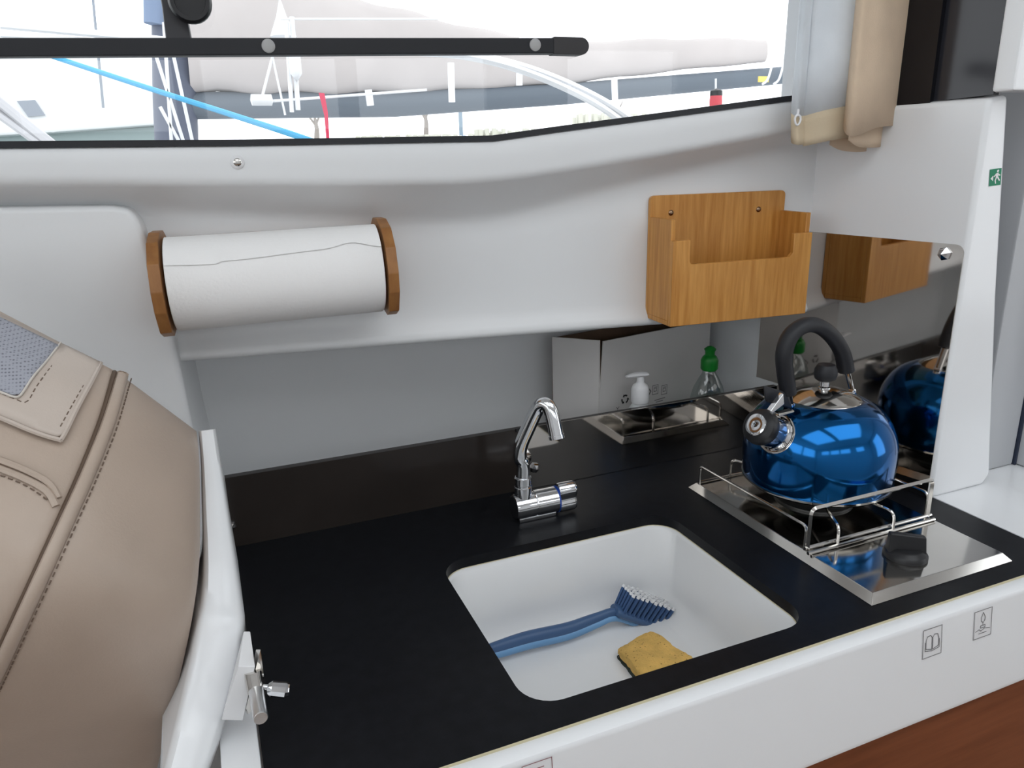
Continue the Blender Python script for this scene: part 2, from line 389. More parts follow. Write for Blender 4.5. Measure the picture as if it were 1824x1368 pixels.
# screw under the window
sc = thing('sill_screw', wpx(423, 289, 0.062), 'small white screw cap with cross-head screw in the window sill', 'screw')
c = wpx(423, 289, 0.0622)
obj('washer', lathe([(0.0078, -0.001), (0.0078, 0.001), (0.0062, 0.0028), (0.005, 0.003)], c, WN, 20), WHITEP, sc)
obj('head', lathe([(0.0045, 0.0), (0.0045, 0.0035), (0.003, 0.0045), (0, 0.0048)], c, WN, 16), STEEL, sc)
lines2d(c + WN * 0.0046, WU, Vector((0, 0, 1)), [[(-0.0026, 0), (0.0026, 0)], [(0, -0.0026), (0, 0.0026)]], 0.0011, INK, 'cross_slot', sc, lift=-0.0004)

# ---- bulkhead on the right (5 degrees off, like the wall)
BN = math.radians(6.5)
PD = Vector((-math.sin(BN), math.cos(BN), 0)); PN = Vector((-math.cos(BN), -math.sin(BN), 0))   # back along the bulkhead, its face normal
P0 = Vector((0.9475, 0.702, 0))
def PB(s, z, d=0.0): return P0 + PD * s + PN * d + Vector((0, 0, z))
bh = [P0 + Vector((0, 0, -0.0)), P0 + Vector((0.0, 0, 0.556)), P0 + Vector((0.034, 0, 0.562)), P0 + Vector((0.075, 0, 0.30)), P0 + Vector((0.128, 0, 0.016)), P0 + Vector((0.115, 0, 0.0))]
wr = prism(bh, PD * 0.6, bev=0.007, seg=3)
tag(obj('wall_right', wr, GELG), 'white bulkhead end post beside the hob', kind='structure')
tt = (P0 - W0).dot(WN) / -PD.dot(WN)      # where the bulkhead meets the upper wall
# dark tinted pane above the bulkhead and its white frame
dp = thing('window_2', PB(0.1, 0.562), 'black tinted pane above the bulkhead beside the curtain', 'window'); del dp['category']; dp['kind'] = 'structure'
obj('pane', prism([PB(0.30, 0.555, -0.004), PB(0.083, 0.555, -0.004), PB(0.083, 1.10, -0.004), PB(0.30, 1.10, -0.004)], PN * -0.012), BLACKG, dp)
obj('inner_pane', prism([PB(0.083, 0.558, -0.012), PB(0.004, 0.561, -0.012), PB(0.004, 1.10, -0.012), PB(0.083, 1.10, -0.012)], PN * -0.012), DARKG, dp)
obj('frame_post', box((0.951, 0.676, 0.563), (1.03, 0.705, 1.12), bev=0.004), GELG, dp)
# white ledge aft of the worktop, door post beyond
tag(obj('trim_2', box((0.9585, 0.5045, -0.1195), (1.42, 1.25, 0.001), bev=0.002), GELG), 'white ledge at the aft end of the worktop', kind='structure')
tag(obj('trim_3', box((1.092, 0.735, 0.0015), (1.175, 1.25, ZC), bev=0.004), GREYF), 'pale grey door post behind the bulkhead', kind='structure')
tag(obj('trim_4', box((1.1755, 0.732, 0.0015), (1.179, 1.25, ZC)), mat('dark_blue_seal', (0.03, 0.04, 0.07), 0.5)), 'thin dark seal along the door post', kind='structure')
tag(obj('trim_5', box((1.1795, 0.69, 0.0015), (1.40, 1.25, ZC), bev=0.004), GREYF), 'grey door panel beside the seal', kind='structure')

# ================================================================== GALLEY UNIT
WX0, WX1, WY0, WY1 = -0.008, 0.9575, 0.504, 0.9911
SX0, SX1, SY0, SY1 = 0.231, 0.574, 0.541, 0.832
hole = rrect(SX0, SX1, SY0, SY1, 0.036, 8)
wt = thing('worktop', (0.5, 0.75, 0), 'black laminate worktop around the white sink', 'worktop')
obj('slab', plate_hole([(WX0, WY0), (WX1, WY0), (WX1, WY1), (WX0, WY1)], hole, -0.014, 0.0), BLACKTOP, wt, angle=30)
cb = thing('galley_cabinet', (0.5, 0.5, ZF), 'galley cabinet with white front rail and reddish wooden front', 'cabinet')
CX0, CX1 = -0.042, 1.42
rp = [(0.503, -0.02), (0.5035, 0.0015), (0.499, 0.0035), (0.491, 0.0035), (0.4865, 0.0015), (0.484, -0.003), (0.4715, -0.112), (0.4725, -0.118), (0.478, -0.121), (0.503, -0.121)]
obj('front_rail', prism([(CX0, y, z) for y, z in rp], (CX1 - CX0, 0, 0)), GELG, cb, angle=25)
obj('sealant', box((WX0, 0.5030, -0.010), (WX1, 0.5039, 0.0041)), mat('cream_sealant', (0.62, 0.56, 0.38), 0.6), cb)
obj('end_rail', box((CX0, 0.5045, -0.12), (-0.0095, 0.99, 0.0035), bev=0.002), GELG, cb)
obj('door', box((0.30, 0.482, -0.70), (CX1, 0.500, -0.1225), bev=0.003), TEAK, cb)
obj('door', box((CX0, 0.482, -0.70), (0.296, 0.500, -0.1225), bev=0.003), TEAK, cb)
obj('plinth', box((CX0, 0.52, ZF), (CX1, 0.54, -0.70)), GEL, cb)
obj('side_panel', box((CX0, 0.5005, ZF), (CX0 + 0.02, 0.985, -0.121)), GEL, cb)
obj('side_panel', box((CX1 - 0.02, 0.5005, ZF), (CX1, 0.985, -0.1215)), GEL, cb)
# sink
sk = thing('sink', (0.4, 0.69, -0.014), 'white square sink bowl set into the black worktop', 'sink')
b = NB(); lv = []
def inset(d): return rrect(SX0 + d, SX1 - d, SY0 + d, SY1 - d, max(0.036 - d * 0.3, 0.01), 8)
FZ = -0.132
specs = [(-0.022, -0.0162), (0.0, -0.0162), (0.0, -0.0185), (0.0015, -0.021), (0.008, FZ + 0.034)]
for k in range(1, 7):
    t = math.radians(15 * k); specs.append((0.008 + 0.034 * (1 - math.cos(t)), FZ + 0.034 - 0.034 * math.sin(t)))
for d, z in specs:
    lv.append([b.verts.new((x, y, z)) for x, y in (rrect(SX0 + d, SX1 - d, SY0 + d, SY1 - d, 0.036 if d < 0.01 else 0.034, 8))])
for i in range(len(lv) - 1):
    n = len(lv[0])
    for k in range(n): b.faces.new((lv[i][k], lv[i][(k + 1) % n], lv[i + 1][(k + 1) % n], lv[i + 1][k]))
b.faces.new(lv[-1])
so = obj('bowl', b, CERAM, sk, angle=50)
sm = so.modifiers.new('t', 'SOLIDIFY'); sm.thickness = 0.0018; sm.offset = -1
ring = [Vector((x, y, -0.0150)) for x, y in hole] + [Vector((*hole[0], -0.0150))]
obj('sealant', tube(ring, 0.0009, 6), mat('cream_sealant', (0.62, 0.56, 0.38), 0.6), sk)
dc = (0.385, 0.635, FZ)
obj('drain', lathe([(0.0, 0.0012), (0.022, 0.0012), (0.0235, 0.003), (0.030, 0.003), (0.033, 0.0003)], dc, seg=28), STEEL, sk)
# splashback with its steel plate
sp = thing('splashback', (0.45, 0.997, 0), 'dark brown glossy splashback strip along the back of the worktop', 'splashback')
obj('board', box((-0.0095, 0.9912, -0.012), (0.9095, 1.0028, 0.1015), bev=0.0004), BROWNSPL, sp)
def screwcap(c, n, parent, r=0.0075):
    return obj('screw', lathe([(r, 0), (r, 0.002), (r * 0.75, 0.005), (0, 0.0095)], c, n, 6), CHROME, parent, smooth=False)
screwcap(ony(411, 936, 0.9912), (0, -1, 0), sp)
sx = ony(936, 800, 0.989).x
st = thing('steel_strip', (0.65, 0.99, 0), 'polished steel strip fixed on the splashback behind the tap', 'splash plate')
obj('plate', box((sx, 0.9885, 0.0006), (0.9095, 0.9910, 0.1030)), STEELD, st, smooth=False)
obj('corner_clip', box((sx - 0.016, 0.986, 0.0990), (sx + 0.004, 0.9910, 0.1045), bev=0.001), BLACKP, st)
screwcap(ony(952, 833, 0.9882), (0, -1, 0), st, 0.0085)
sd = thing('splash_guard', PB(0.1, 0, 0.002), 'tall mirror-polished steel panel on the bulkhead beside the kettle', 'splash plate')
pp = [(0.003, 0.001)]
for k in range(7):
    t = math.radians(15 * k); pp.append((0.003 + 0.012 - 0.012 * math.cos(t), 0.372 - 0.012 + 0.012 * math.sin(t)))
pp += [(tt - 0.001, 0.372), (tt - 0.001, 0.262), (0.345, 0.240), (0.345, 0.105), (0.279, 0.105), (0.279, 0.001)]
obj('plate', prism([PB(s, z, 0.0006) for s, z in pp], PN * 0.0015), STEELD, sd, smooth=False)
c = onplane(1683, 452, PB(0, 0, 0.0022), PN); screwcap(c, PN, sd, 0.0095)

# ================================================================== HOB
HX0, HX1, HY0, HY1 = 0.653, 0.889, 0.534, 0.889
hob = thing('gas_hob', (0.77, 0.71, 0), 'single-burner stainless steel gas hob with wire rails on the worktop', 'hob')
q = 0.009
obj('tray', hexa([(HX0, HY0, 0.0003), (HX1, HY0, 0.0003), (HX1, HY1, 0.0003), (HX0, HY1, 0.0003), (HX0 + q, HY0 + q, 0.010), (HX1 - q, HY0 + q, 0.010), (HX1 - q, HY1 - q, 0.010), (HX0 + q, HY1 - q, 0.010)], bev=0.0006, seg=1), STEEL, hob, angle=20)
KC = (0.784, 0.764)
bu = obj('burner', lathe([(0.055, 0.0101), (0.055, 0.013), (0.047, 0.016), (0.044, 0.019), (0.040, 0.021)], (*KC, 0), seg=32), mat('burner_grey', (0.10, 0.10, 0.10), 0.35, 0.8), hob)
obj('burner_cap', lathe([(0.0, 0.0205), (0.036, 0.0205), (0.037, 0.023), (0.033, 0.028), (0.0, 0.030)], (*KC, 0), seg=32), BLACKP, bu)
rw = 0.0021
obj('side_rail', tube(roundpath([(0.664, 0.874, 0.0101), (0.664, 0.874, 0.040), (0.664, 0.652, 0.043), (0.664, 0.652, 0.0101)], 0.008), rw, 8), WIRE, hob)
obj('side_rail', tube(roundpath([(0.877, 0.874, 0.0101), (0.877, 0.874, 0.040), (0.877, 0.652, 0.046), (0.877, 0.652, 0.0101)], 0.010), rw, 8), WIRE, hob)
# front rail: flat band bent to a bridge, with a double rod below
zt = 0.070
path = roundpath([(0.662, 0.645, 0.012), (0.662, 0.645, zt), (0.872, 0.645, zt), (0.872, 0.645, 0.012)], 0.008, 6)
obj('front_rail', tube(path, 0.0032, 4, ry=0.0014 * 2, upv=(1, 0.0, 0.0)), WIRE, hob, angle=30)
for dy, z in ((0.0, 0.0165), (-0.006, 0.0125)):
    obj('cross_rod', tube([(0.657, 0.645 + dy, z), (0.878, 0.645 + dy, z)], 0.0024, 8), WIRE, hob)
for xx in (0.706, 0.802):
    obj('pan_support', tube(roundpath([(xx, 0.640, 0.0101), (xx, 0.640, 0.0385), (KC[0] + (xx - KC[0]) * 0.45, 0.724, 0.0375)], 0.012, 6), rw, 8), WIRE, hob)
for xx in (0.725, 0.845):
    obj('pan_support', tube(roundpath([(xx, 0.878, 0.0101), (xx, 0.878, 0.0385), (KC[0] + (xx - KC[0]) * 0.45, 0.800, 0.0375)], 0.010, 6), rw, 8), WIRE, hob)
obj('cross_rod', tube([(0.664, 0.876, 0.0125), (0.877, 0.876, 0.0125)], 0.0016, 8), WIRE, hob)
kn = Vector((0.765, 0.588, 0.0101))
ko = obj('control_knob', lathe([(0.026, 0.0), (0.026, 0.004), (0.0235, 0.007), (0.019, 0.010), (0.017, 0.0115), (0, 0.012)], kn, seg=28), BLACKP, hob)
kd = Vector((0.86, -0.5, 0)).normalized(); kp = Vector((0.5, 0.86, 0))
def KP(a, b_, z): return kn + kd * a + kp * b_ + Vector((0, 0, z))
obj('grip', hexa([KP(-0.0225, -0.008, 0.0055), KP(0.0225, -0.008, 0.0055), KP(0.0225, 0.008, 0.0055), KP(-0.0225, 0.008, 0.0055), KP(-0.022, -0.0045, 0.032), KP(0.021, -0.0045, 0.028), KP(0.021, 0.0045, 0.028), KP(-0.022, 0.0045, 0.032)], bev=0.002), BLACKP, ko)

# ================================================================== KETTLE
kz = 0.0405
kt = thing('whistling_kettle', (*KC, kz), 'shiny blue metal whistling kettle on the hob', 'kettle')
kb = [(0.099, 0.004), (0.1015, 0.008), (0.1030, 0.022), (0.1038, 0.040), (0.1036, 0.056), (0.1012, 0.072), (0.0960, 0.087), (0.0875, 0.101), (0.0755, 0.1125), (0.0610, 0.1205), (0.0520, 0.1235), (0.049, 0.1238)]
pr = [(p.x, p.z) for p in smoothpath([(r, 0, h) for r, h in kb], 4)]
obj('body', lathe(pr, (*KC, kz), seg=72), BLUE, kt, angle=60)
obj('base_ring', lathe([(0.02, 0.0), (0.094, 0.0), (0.1005, 0.0022), (0.1030, 0.0050), (0.1028, 0.0078), (0.099, 0.0085), (0.09, 0.0085)], (*KC, kz), seg=72), STEEL, kt)
lid = obj('lid', lathe([(0.0, 0.121), (0.0505, 0.121), (0.0515, 0.1228), (0.0500, 0.1248), (0.042, 0.1295), (0.030, 0.1345), (0.016, 0.1375), (0.0, 0.138)], (*KC, kz), seg=48), STEEL, kt)
obj('lid_stem', lathe([(0.0085, 0.1365), (0.0085, 0.140), (0.0065, 0.141), (0.0065, 0.148), (0.009, 0.149)], (*KC, kz), seg=24), CHROME, lid)
obj('lid_knob', lathe([(0.009, 0.1485), (0.0140, 0.152), (0.0158, 0.158), (0.0150, 0.166), (0.0115, 0.172), (0.0, 0.174)], (*KC, kz), seg=28), HANDLE, lid)
# spout towards the tap
sb = Vector((KC[0] - 0.074, KC[1] - 0.010, kz + 0.080)); sdir = Vector((-0.80, -0.14, 0.42)).normalized()
spo = obj('spout', lathe([(0.0285, 0.010), (0.0265, 0.018), (0.0225, 0.023), (0.0215, 0.030), (0.0205, 0.050)], sb, sdir, 32), CHROME, kt)
obj('spout_collar', lathe([(0.0255, 0.0155), (0.0280, 0.0165), (0.0280, 0.0195), (0.0255, 0.0205)], sb, sdir, 32), STEEL, spo)
wh = obj('whistle_cap', lathe([(0.0212, 0.048), (0.0240, 0.050), (0.0250, 0.057), (0.0235, 0.063), (0.0180, 0.0665), (0.014, 0.067)], sb, sdir, 32), BLACKP, spo)
obj('whistle_plate', lathe([(0.0155, 0.066), (0.0150, 0.069), (0.0115, 0.0705), (0.0035, 0.0690), (0.003, 0.067), (0, 0.067)], sb, sdir, 28), CHROME, wh)
# lever that lifts the whistle
lp0 = sb + sdir * 0.045 + Vector((0.006, 0, 0.021))
obj('whistle_lever', hexa([lp0 + Vector(v) for v in ((-0.004, -0.005, 0), (0.018, -0.005, 0.012), (0.018, 0.005, 0.012), (-0.004, 0.005, 0), (-0.006, -0.004, 0.003), (0.016, -0.004, 0.027), (0.016, 0.004, 0.027), (-0.006, 0.004, 0.003))], bev=0.001), CHROME, spo)
obj('lever_tongue', hexa([lp0 + Vector(v) for v in ((0.010, -0.006, -0.004), (0.036, -0.006, -0.002), (0.036, 0.006, -0.002), (0.010, 0.006, -0.004), (0.010, -0.005, 0.0), (0.036, -0.005, 0.001), (0.036, 0.005, 0.001), (0.010, 0.005, 0.0))], bev=0.001), STEEL, spo)
# handle arch in the plane of the spout
ky = KC[1]
hp = [ony(*p, ky) for p in ((1404, 700), (1398, 660), (1397, 628), (1408, 598), (1432, 580), (1458, 581), (1483, 600), (1500, 628), (1507, 660))]
obj('handle', tube(smoothpath(hp, 5), 0.0105, 14, ry=0.0125), HANDLE, kt)
for (a, c2, s) in (((1404, 690), (1409, 722), -1), ((1507, 655), (1518, 697), 1)):
    A = ony(*a, ky); B = ony(*c2, ky); B.z = min(B.z, kz + 0.13)
    foot = Vector((KC[0] + s * 0.062, ky, kz + 0.117))
    br = obj('handle_bracket', tube([A, B, foot], [0.006, 0.0055, 0.005], 8, ry=0.0015, upv=(0, 1, 0)), CHROME, kt)
    obj('rivet', lathe([(0.0035, -0.004), (0.004, 0.004), (0, 0.005)], B, (0, -1, 0), 12), CHROME, br)
tr = ony(1366, 700, ky); tb = ony(1392, 712, ky)
obj('trigger', hexa([ony(*p, ky + 0.006) for p in ((1412, 730), (1362, 715), (1360, 690), (1405, 700))] + [ony(*p, ky - 0.006) for p in ((1412, 730), (1364, 715), (1358, 684), (1405, 700))], bev=0.003), HANDLE, kt)

# ================================================================== TAP
tp = thing('tap', (0.39, 0.905, 0), 'folding chrome tap with bent spout on the worktop behind the sink', 'tap')
tz = 0.0195; ty = 0.903
x0 = ony(914, 905, ty).x; x1 = ony(988, 895, ty).x; x2 = ony(1020, 890, ty).x
obj('valve_body', lathe([(0.014, 0.0), (0.0175, 0.001), (0.0190, 0.004), (0.0190, 0.030), (0.0185, 0.031), (0.0185, 0.032), (0.0192, 0.033), (0.0192, x1 - x0)], (x0, ty, tz), (1, 0, 0), 32), CHROME, tp, angle=30)
obj('blue_ring', lathe([(0.0195, 0), (0.0195, 0.002)], (x1, ty, tz), (1, 0, 0), 32), mat('blue_ring', (0.01, 0.06, 0.35), 0.4), tp)
hdl = NB(); ring = []
for xx, sc_ in ((x1 + 0.002, 0.95), (x1 + 0.004, 1.0), (x2 - 0.004, 1.0), (x2, 0.9)):
    ring.append([hdl.verts.new((xx, ty + sc_ * (0.019 + 0.005 * math.cos(3 * t)) * math.cos(t), tz + 0.004 + sc_ * (0.019 + 0.005 * math.cos(3 * t + 0.4)) * math.sin(t))) for t in [2 * math.pi * k / 36 for k in range(36)]])
for i in range(3):
    for k in range(36): hdl.faces.new((ring[i][k], ring[i][(k + 1) % 36], ring[i + 1][(k + 1) % 36], ring[i + 1][k]))
hdl.faces.new(ring[0]); hdl.faces.new(ring[-1]); obj('handle', hdl, CHROME, tp, angle=40)
rc = Vector((x0 + 0.016, ty, 0))
obj('riser', lathe([(0.013, 0.025), (0.013, 0.050), (0.0115, 0.051), (0.0115, 0.053), (0.0125, 0.054), (0.0125, 0.064), (0.011, 0.065)], rc, seg=28), CHROME, tp)
tpts = [rc + Vector((0, 0, 0.063)), rc + Vector((0.0005, 0, 0.085))] + [ony(*p) for p in ((926, 815, ty), (928, 793, 0.900), (941, 762, 0.892), (955, 732, 0.882), (964, 721, 0.875), (975, 722, 0.868), (983, 738, 0.862), (992, 780, 0.853))]
obj('spout', tube(smoothpath(tpts, 5), 0.0100, 18), CHROME, tp)
e = tpts[-1]; dd = (tpts[-1] - tpts[-2]).normalized()
obj('aerator', lathe([(0.0108, -0.004), (0.0108, 0.001), (0.008, 0.0015), (0.0, 0.0005)], e, dd, 20), CHROME, tp)
obj('foot', box((x0 + 0.004, ty - 0.014, 0.0003), (x1 - 0.004, ty + 0.014, 0.006), bev=0.001), CHROME, tp)

# ================================================================== BRUSH AND SPONGE IN THE SINK
by = 0.781
def sgn(p, e_): return math.copysign(abs(p) ** e_, p)
bru = thing('dish_brush', ony(1000, 1140, by), 'blue dish brush with white-tipped bristles lying in the sink', 'brush')
cp = [ony(*p, by) for p in ((862, 1161), (890, 1153), (940, 1138), (1010, 1122), (1060, 1103), (1092, 1092), (1125, 1101), (1172, 1121))]
sp_ = smoothpath(cp, 6); N = len(sp_)
rad = [0.0075 + 0.0035 * math.sin(min(1, k / N * 1.6) * math.pi) * (1 if k / N < 0.62 else 0.4) for k in range(N)]
obj('handle', tube(sp_, rad, 12, ry=[r * 0.8 for r in rad]), BRUSHD, bru)
lo = [p + Vector((0, -0.0045, -0.0052)) for p in sp_]
obj('grip_stripe', tube(lo, [r * 0.62 for r in rad], 10, ry=[r * 0.6 for r in rad]), BRUSHL, bru)
ha = ony(1098, 1087, by); hb = ony(1172, 1112, by); hx = (hb - ha); hl = hx.length; hx.normalize()
hu = Vector((0.0, -0.02, 1.0)); hu = (hu - hx * hu.dot(hx)).normalized(); hw = hx.cross(hu)
obj('head', tube([ha - hx * 0.004, ha + hx * 0.002, hb - hx * 0.004, hb + hx * 0.002], [0.006, 0.008, 0.008, 0.005], 14, ry=[0.010, 0.015, 0.015, 0.010], upv=hu), BRUSHD, bru)
tb_, tw_ = NB(), NB()
for i in range(10):
    for j in range(-2, 3):
        f = i / 9 - 0.5
        a = ha + hx * (hl * (i + 0.5) / 10) + hw * (j * 0.0058) + hu * 0.004
        d = (hu + hx * f * 0.12 + hw * j * 0.03).normalized()
        L = 0.027 + random.uniform(-0.0012, 0.0012)
        tube([a, a + d * L], [0.0023, 0.0027], 6, tb_); tube([a + d * L, a + d * (L + 0.0035)], [0.0027, 0.0024], 6, tw_)
tag(obj('bristles', tb_, BRIST, bru), kind='stuff'); tag(obj('bristle_tips', tw_, WHITEP, bru), kind='stuff')
spg = thing('sponge', onz(1165, 1175, FZ), 'worn yellow sponge with dark scouring layer lying in the sink', 'sponge')
ZT, ZS = FZ + 0.021, FZ + 0.0075
tq = [onz(*p, ZT) for p in ((1145, 1203), (1237, 1172), (1163, 1122), (1098, 1148))]
def slab(z0, z1, gro, n=14, jit=0.0016):
    b = NB(); L = []
    for z in (z0, (z0 + z1) / 2, z1):
        rowsv = []
        for i in range(n + 1):
            rr_ = []
            for j in range(n + 1):
                s, t = i / n, j / n
                p = tq[0] * (1 - s) * (1 - t) + tq[1] * s * (1 - t) + tq[2] * s * t + tq[3] * (1 - s) * t
                cc = (tq[0] + tq[1] + tq[2] + tq[3]) / 4
                k2 = 1 + gro + 0.035 * math.sin(7 * s + 3 * t) * math.cos(5 * t)
                k2 -= 0.10 * max(0, (abs(2 * s - 1) + abs(2 * t - 1) - 1.55))
                q_ = cc + (p - cc) * k2
                hgt = z + (0.003 * math.sin(4 * s + 1) * math.sin(5 * t) + random.uniform(-jit, jit) * 0.5 + 0.004 * s * (1 - t) if z == z1 else 0) - (0.004 * max(0, abs(2 * s - 1) ** 6 + abs(2 * t - 1) ** 6) * 0.6 if z == z1 else 0)
                rr_.append(b.verts.new((q_.x + random.uniform(-jit, jit) * 0.5, q_.y + random.uniform(-jit, jit) * 0.5, hgt)))
            rowsv.append(rr_)
        L.append(rowsv)
    for li, flip in ((0, 1), (2, 0)):
        for i in range(n):
            for j in range(n): b.faces.new((L[li][i][j], L[li][i + 1][j], L[li][i + 1][j + 1], L[li][i][j + 1]))
    per = [(i, 0) for i in range(n)] + [(n, j) for j in range(n)] + [(i, n) for i in range(n, 0, -1)] + [(0, j) for j in range(n, 0, -1)]
    for li in (0, 1):
        for k in range(len(per)):
            a, c_ = per[k], per[(k + 1) % len(per)]
            b.faces.new((L[li][a[0]][a[1]], L[li][c_[0]][c_[1]], L[li + 1][c_[0]][c_[1]], L[li + 1][a[0]][a[1]]))
    bmesh.ops.remove_doubles(b, verts=b.verts[:], dist=1e-6)
    return b
obj('foam', slab(ZS, ZT, 0.0), SPONGE, spg, angle=60)
obj('scourer', slab(FZ + 0.0004, ZS, 0.03), SCOUR, spg, angle=60)

# ================================================================== PAPER ROLL AND ITS HOLDER
RD = 0.066
ra = wuz(305, 503, RD); rb = wuz(674, 478, RD)
rz = (ra[1] + rb[1]) / 2
ax0, ax1 = W(ra[0], ra[1] - 0.003, RD), W(rb[0], rb[1], RD); axd = (ax1 - ax0).normalized(); RL = (ax1 - ax0).length
RR = 0.0545
hol = thing('paper_roll_holder', W((ra[0] + rb[0]) / 2, rz, 0), 'bamboo paper roll holder with two rounded end plates on the wall', 'roll holder')
e2 = (Vector((0, 0, 1)) - axd * axd.z).normalized(); e1 = axd.cross(e2)
if e1.dot(WN) < 0: e1 = -e1
for cpt, dirn in ((ax0, -1), (ax1, 1)):
    poly = []
    for y_, z_ in ((-0.064, 0.052), (-0.045, 0.060), (-0.010, 0.0605), (0.022, 0.052), (0.045, 0.030), (0.0535, 0.0), (0.050, -0.024), (0.034, -0.050), (0.012, -0.0585), (-0.020, -0.056), (-0.050, -0.052), (-0.064, -0.046)):
        poly.append(cpt + axd * (dirn * 0.004) + e1 * y_ + e2 * z_)
    obj('end_plate', prism(poly, axd * (dirn * 0.013), bev=0.0015), BAMBOO2, hol, angle=30)
obj('back_plate', hexa([cpt_ for cpt_ in (ax0 + e1 * -0.0645 + e2 * -0.03, ax1 + e1 * -0.0645 + e2 * -0.03, ax1 + e1 * -0.0575 + e2 * -0.03, ax0 + e1 * -0.0575 + e2 * -0.03, ax0 + e1 * -0.0645 + e2 * 0.05, ax1 + e1 * -0.0645 + e2 * 0.05, ax1 + e1 * -0.0575 + e2 * 0.05, ax0 + e1 * -0.0575 + e2 * 0.05)]), BAMBOO2, hol)
obj('spindle', tube([ax0 - axd * 0.004, ax1 + axd * 0.004], 0.012, 16), BAMBOO2, hol)
rol = thing('paper_towel_roll', W((ra[0] + rb[0]) / 2, rz, RD), 'white kitchen paper roll held on the bamboo wall holder', 'paper roll')
b = NB(); segs = 64; rings = []
for s in (0.0, 0.0015, 0.25, 0.5, 0.75, RL - 0.0015, RL):
    s_ = s * RL if s in (0.25, 0.5, 0.75) else s
    rr = RR - (0.0015 if s in (0.0, RL) else 0)
    rings.append([b.verts.new(ax0 + axd * s_ + (e1 * math.cos(2 * math.pi * k / segs) + e2 * math.sin(2 * math.pi * k / segs)) * rr) for k in range(segs)])
for i in range(len(rings) - 1):
    for k in range(segs): b.faces.new((rings[i][k], rings[i][(k + 1) % segs], rings[i + 1][(k + 1) % segs], rings[i + 1][k]))
hr0 = [b.verts.new(ax0 + (e1 * math.cos(2 * math.pi * k / segs) + e2 * math.sin(2 * math.pi * k / segs)) * 0.02) for k in range(segs)]
hr1 = [b.verts.new(ax0 + axd * RL + (e1 * math.cos(2 * math.pi * k / segs) + e2 * math.sin(2 * math.pi * k / segs)) * 0.02) for k in range(segs)]
for k in range(segs):
    b.faces.new((rings[0][k], hr0[k], hr0[(k + 1) % segs], rings[0][(k + 1) % segs])); b.faces.new((rings[-1][k], rings[-1][(k + 1) % segs], hr1[(k + 1) % segs], hr1[k]))
    b.faces.new((hr0[k], hr1[k], hr1[(k + 1) % segs], hr0[(k + 1) % segs]))
obj('paper', b, PAPER, rol, angle=50)
# loose outer sheet ending in a ragged edge
rowsA = []
for i in range(41):
    s = RL * (0.002 + 0.996 * i / 40); f = i / 40
    end = math.radians(34 - 3 * math.sin(f * 6) + (7 * math.exp(-((f - 0.86) / 0.08) ** 2)) - (3 if f < 0.25 else 0))
    r_ = []
    for k in range(15):
        a = math.radians(150) + (end - math.radians(150)) * k / 14
        r_.append(ax0 + axd * s + (e1 * math.cos(a) + e2 * math.sin(a)) * (RR + 0.0006 + 0.0010 * (k / 14) ** 8))
    rowsA.append(r_)
obj('loose_sheet', grid(rowsA), PAPER, rol, angle=60)

# ================================================================== BAMBOO WALL HOLDER
tl, tr_ = wuz(1154, 346, 0.001), wuz(1393, 341, 0.001)
FD = 0.078
fbl, fbr = wuz(1195, 579, FD), wuz(1430, 562, FD)
u0 = (tl[0] + fbl[0]) / 2; u1 = (tr_[0] + fbr[0]) / 2 + 0.003
zt_ = (tl[1] + tr_[1]) / 2; zb_ = (fbl[1] + fbr[1]) / 2
zside = onplane(1211, 392, W0 + WN * FD, WN).z; zfr = wuz(1211, 429, FD)[1]; znotch = wuz(1330, 464, FD)[1]
bx = thing('bamboo_rack', W((u0 + u1) / 2, zb_, 0.04), 'open bamboo pocket rack screwed to the wall above the hob', 'rack')
tk = 0.0075; rc_ = 0.007
bp_ = [(u0, zb_), (u1, zb_), (u1, zt_ - rc_)] + [(u1 - rc_ + rc_ * math.cos(math.radians(t)), zt_ - rc_ + rc_ * math.sin(math.radians(t))) for t in (22, 45, 67, 90)] + [(u0 + rc_ - rc_ * math.sin(math.radians(t)), zt_ - rc_ + rc_ * math.cos(math.radians(t))) for t in (0, 30, 60, 90)]
obj('back_panel', prism([W(u, z, 0.0008) for u, z in bp_], WN * tk, bev=0.0008, seg=1), BAMBOO, bx)
for ua in (u0, u1 - tk):
    obj('side_panel', prism([W(ua, zb_ + tk, tk + 0.0009), W(ua, zb_ + tk, FD - tk), W(ua, zside, FD - tk), W(ua, zside, tk + 0.0009)], WU * tk, bev=0.0006, seg=1), BAMBOO, bx)
obj('bottom_panel', prism([W(u0, zb_, tk + 0.0009), W(u1, zb_, tk + 0.0009), W(u1, zb_, FD - tk), W(u0, zb_, FD - tk)], (0, 0, tk), bev=0.0006, seg=1), BAMBOO, bx)
ua, ub = u0 + 0.028, u1 - 0.032
fp = [(u0, zb_), (u1, zb_), (u1, zfr), (ub, zfr), (ub, znotch + 0.006), (ub - 0.006, znotch), (ua + 0.004, znotch), (ua, znotch + 0.004), (ua, zfr), (u0, zfr)]
obj('front_panel', prism([W(u, z, FD - tk) for u, z in fp], WN * tk, bev=0.0006, seg=1), BAMBOO, bx)
for p in ((1195, 379), (1351, 373)):
    obj('screw', lathe([(0.0042, 0), (0.0042, 0.001), (0.0028, 0.0024), (0, 0.003)], wpx(*p, tk + 0.0008), WN, 14), mat('bronze_screw', (0.30, 0.20, 0.13), 0.25, 1.0), bx)

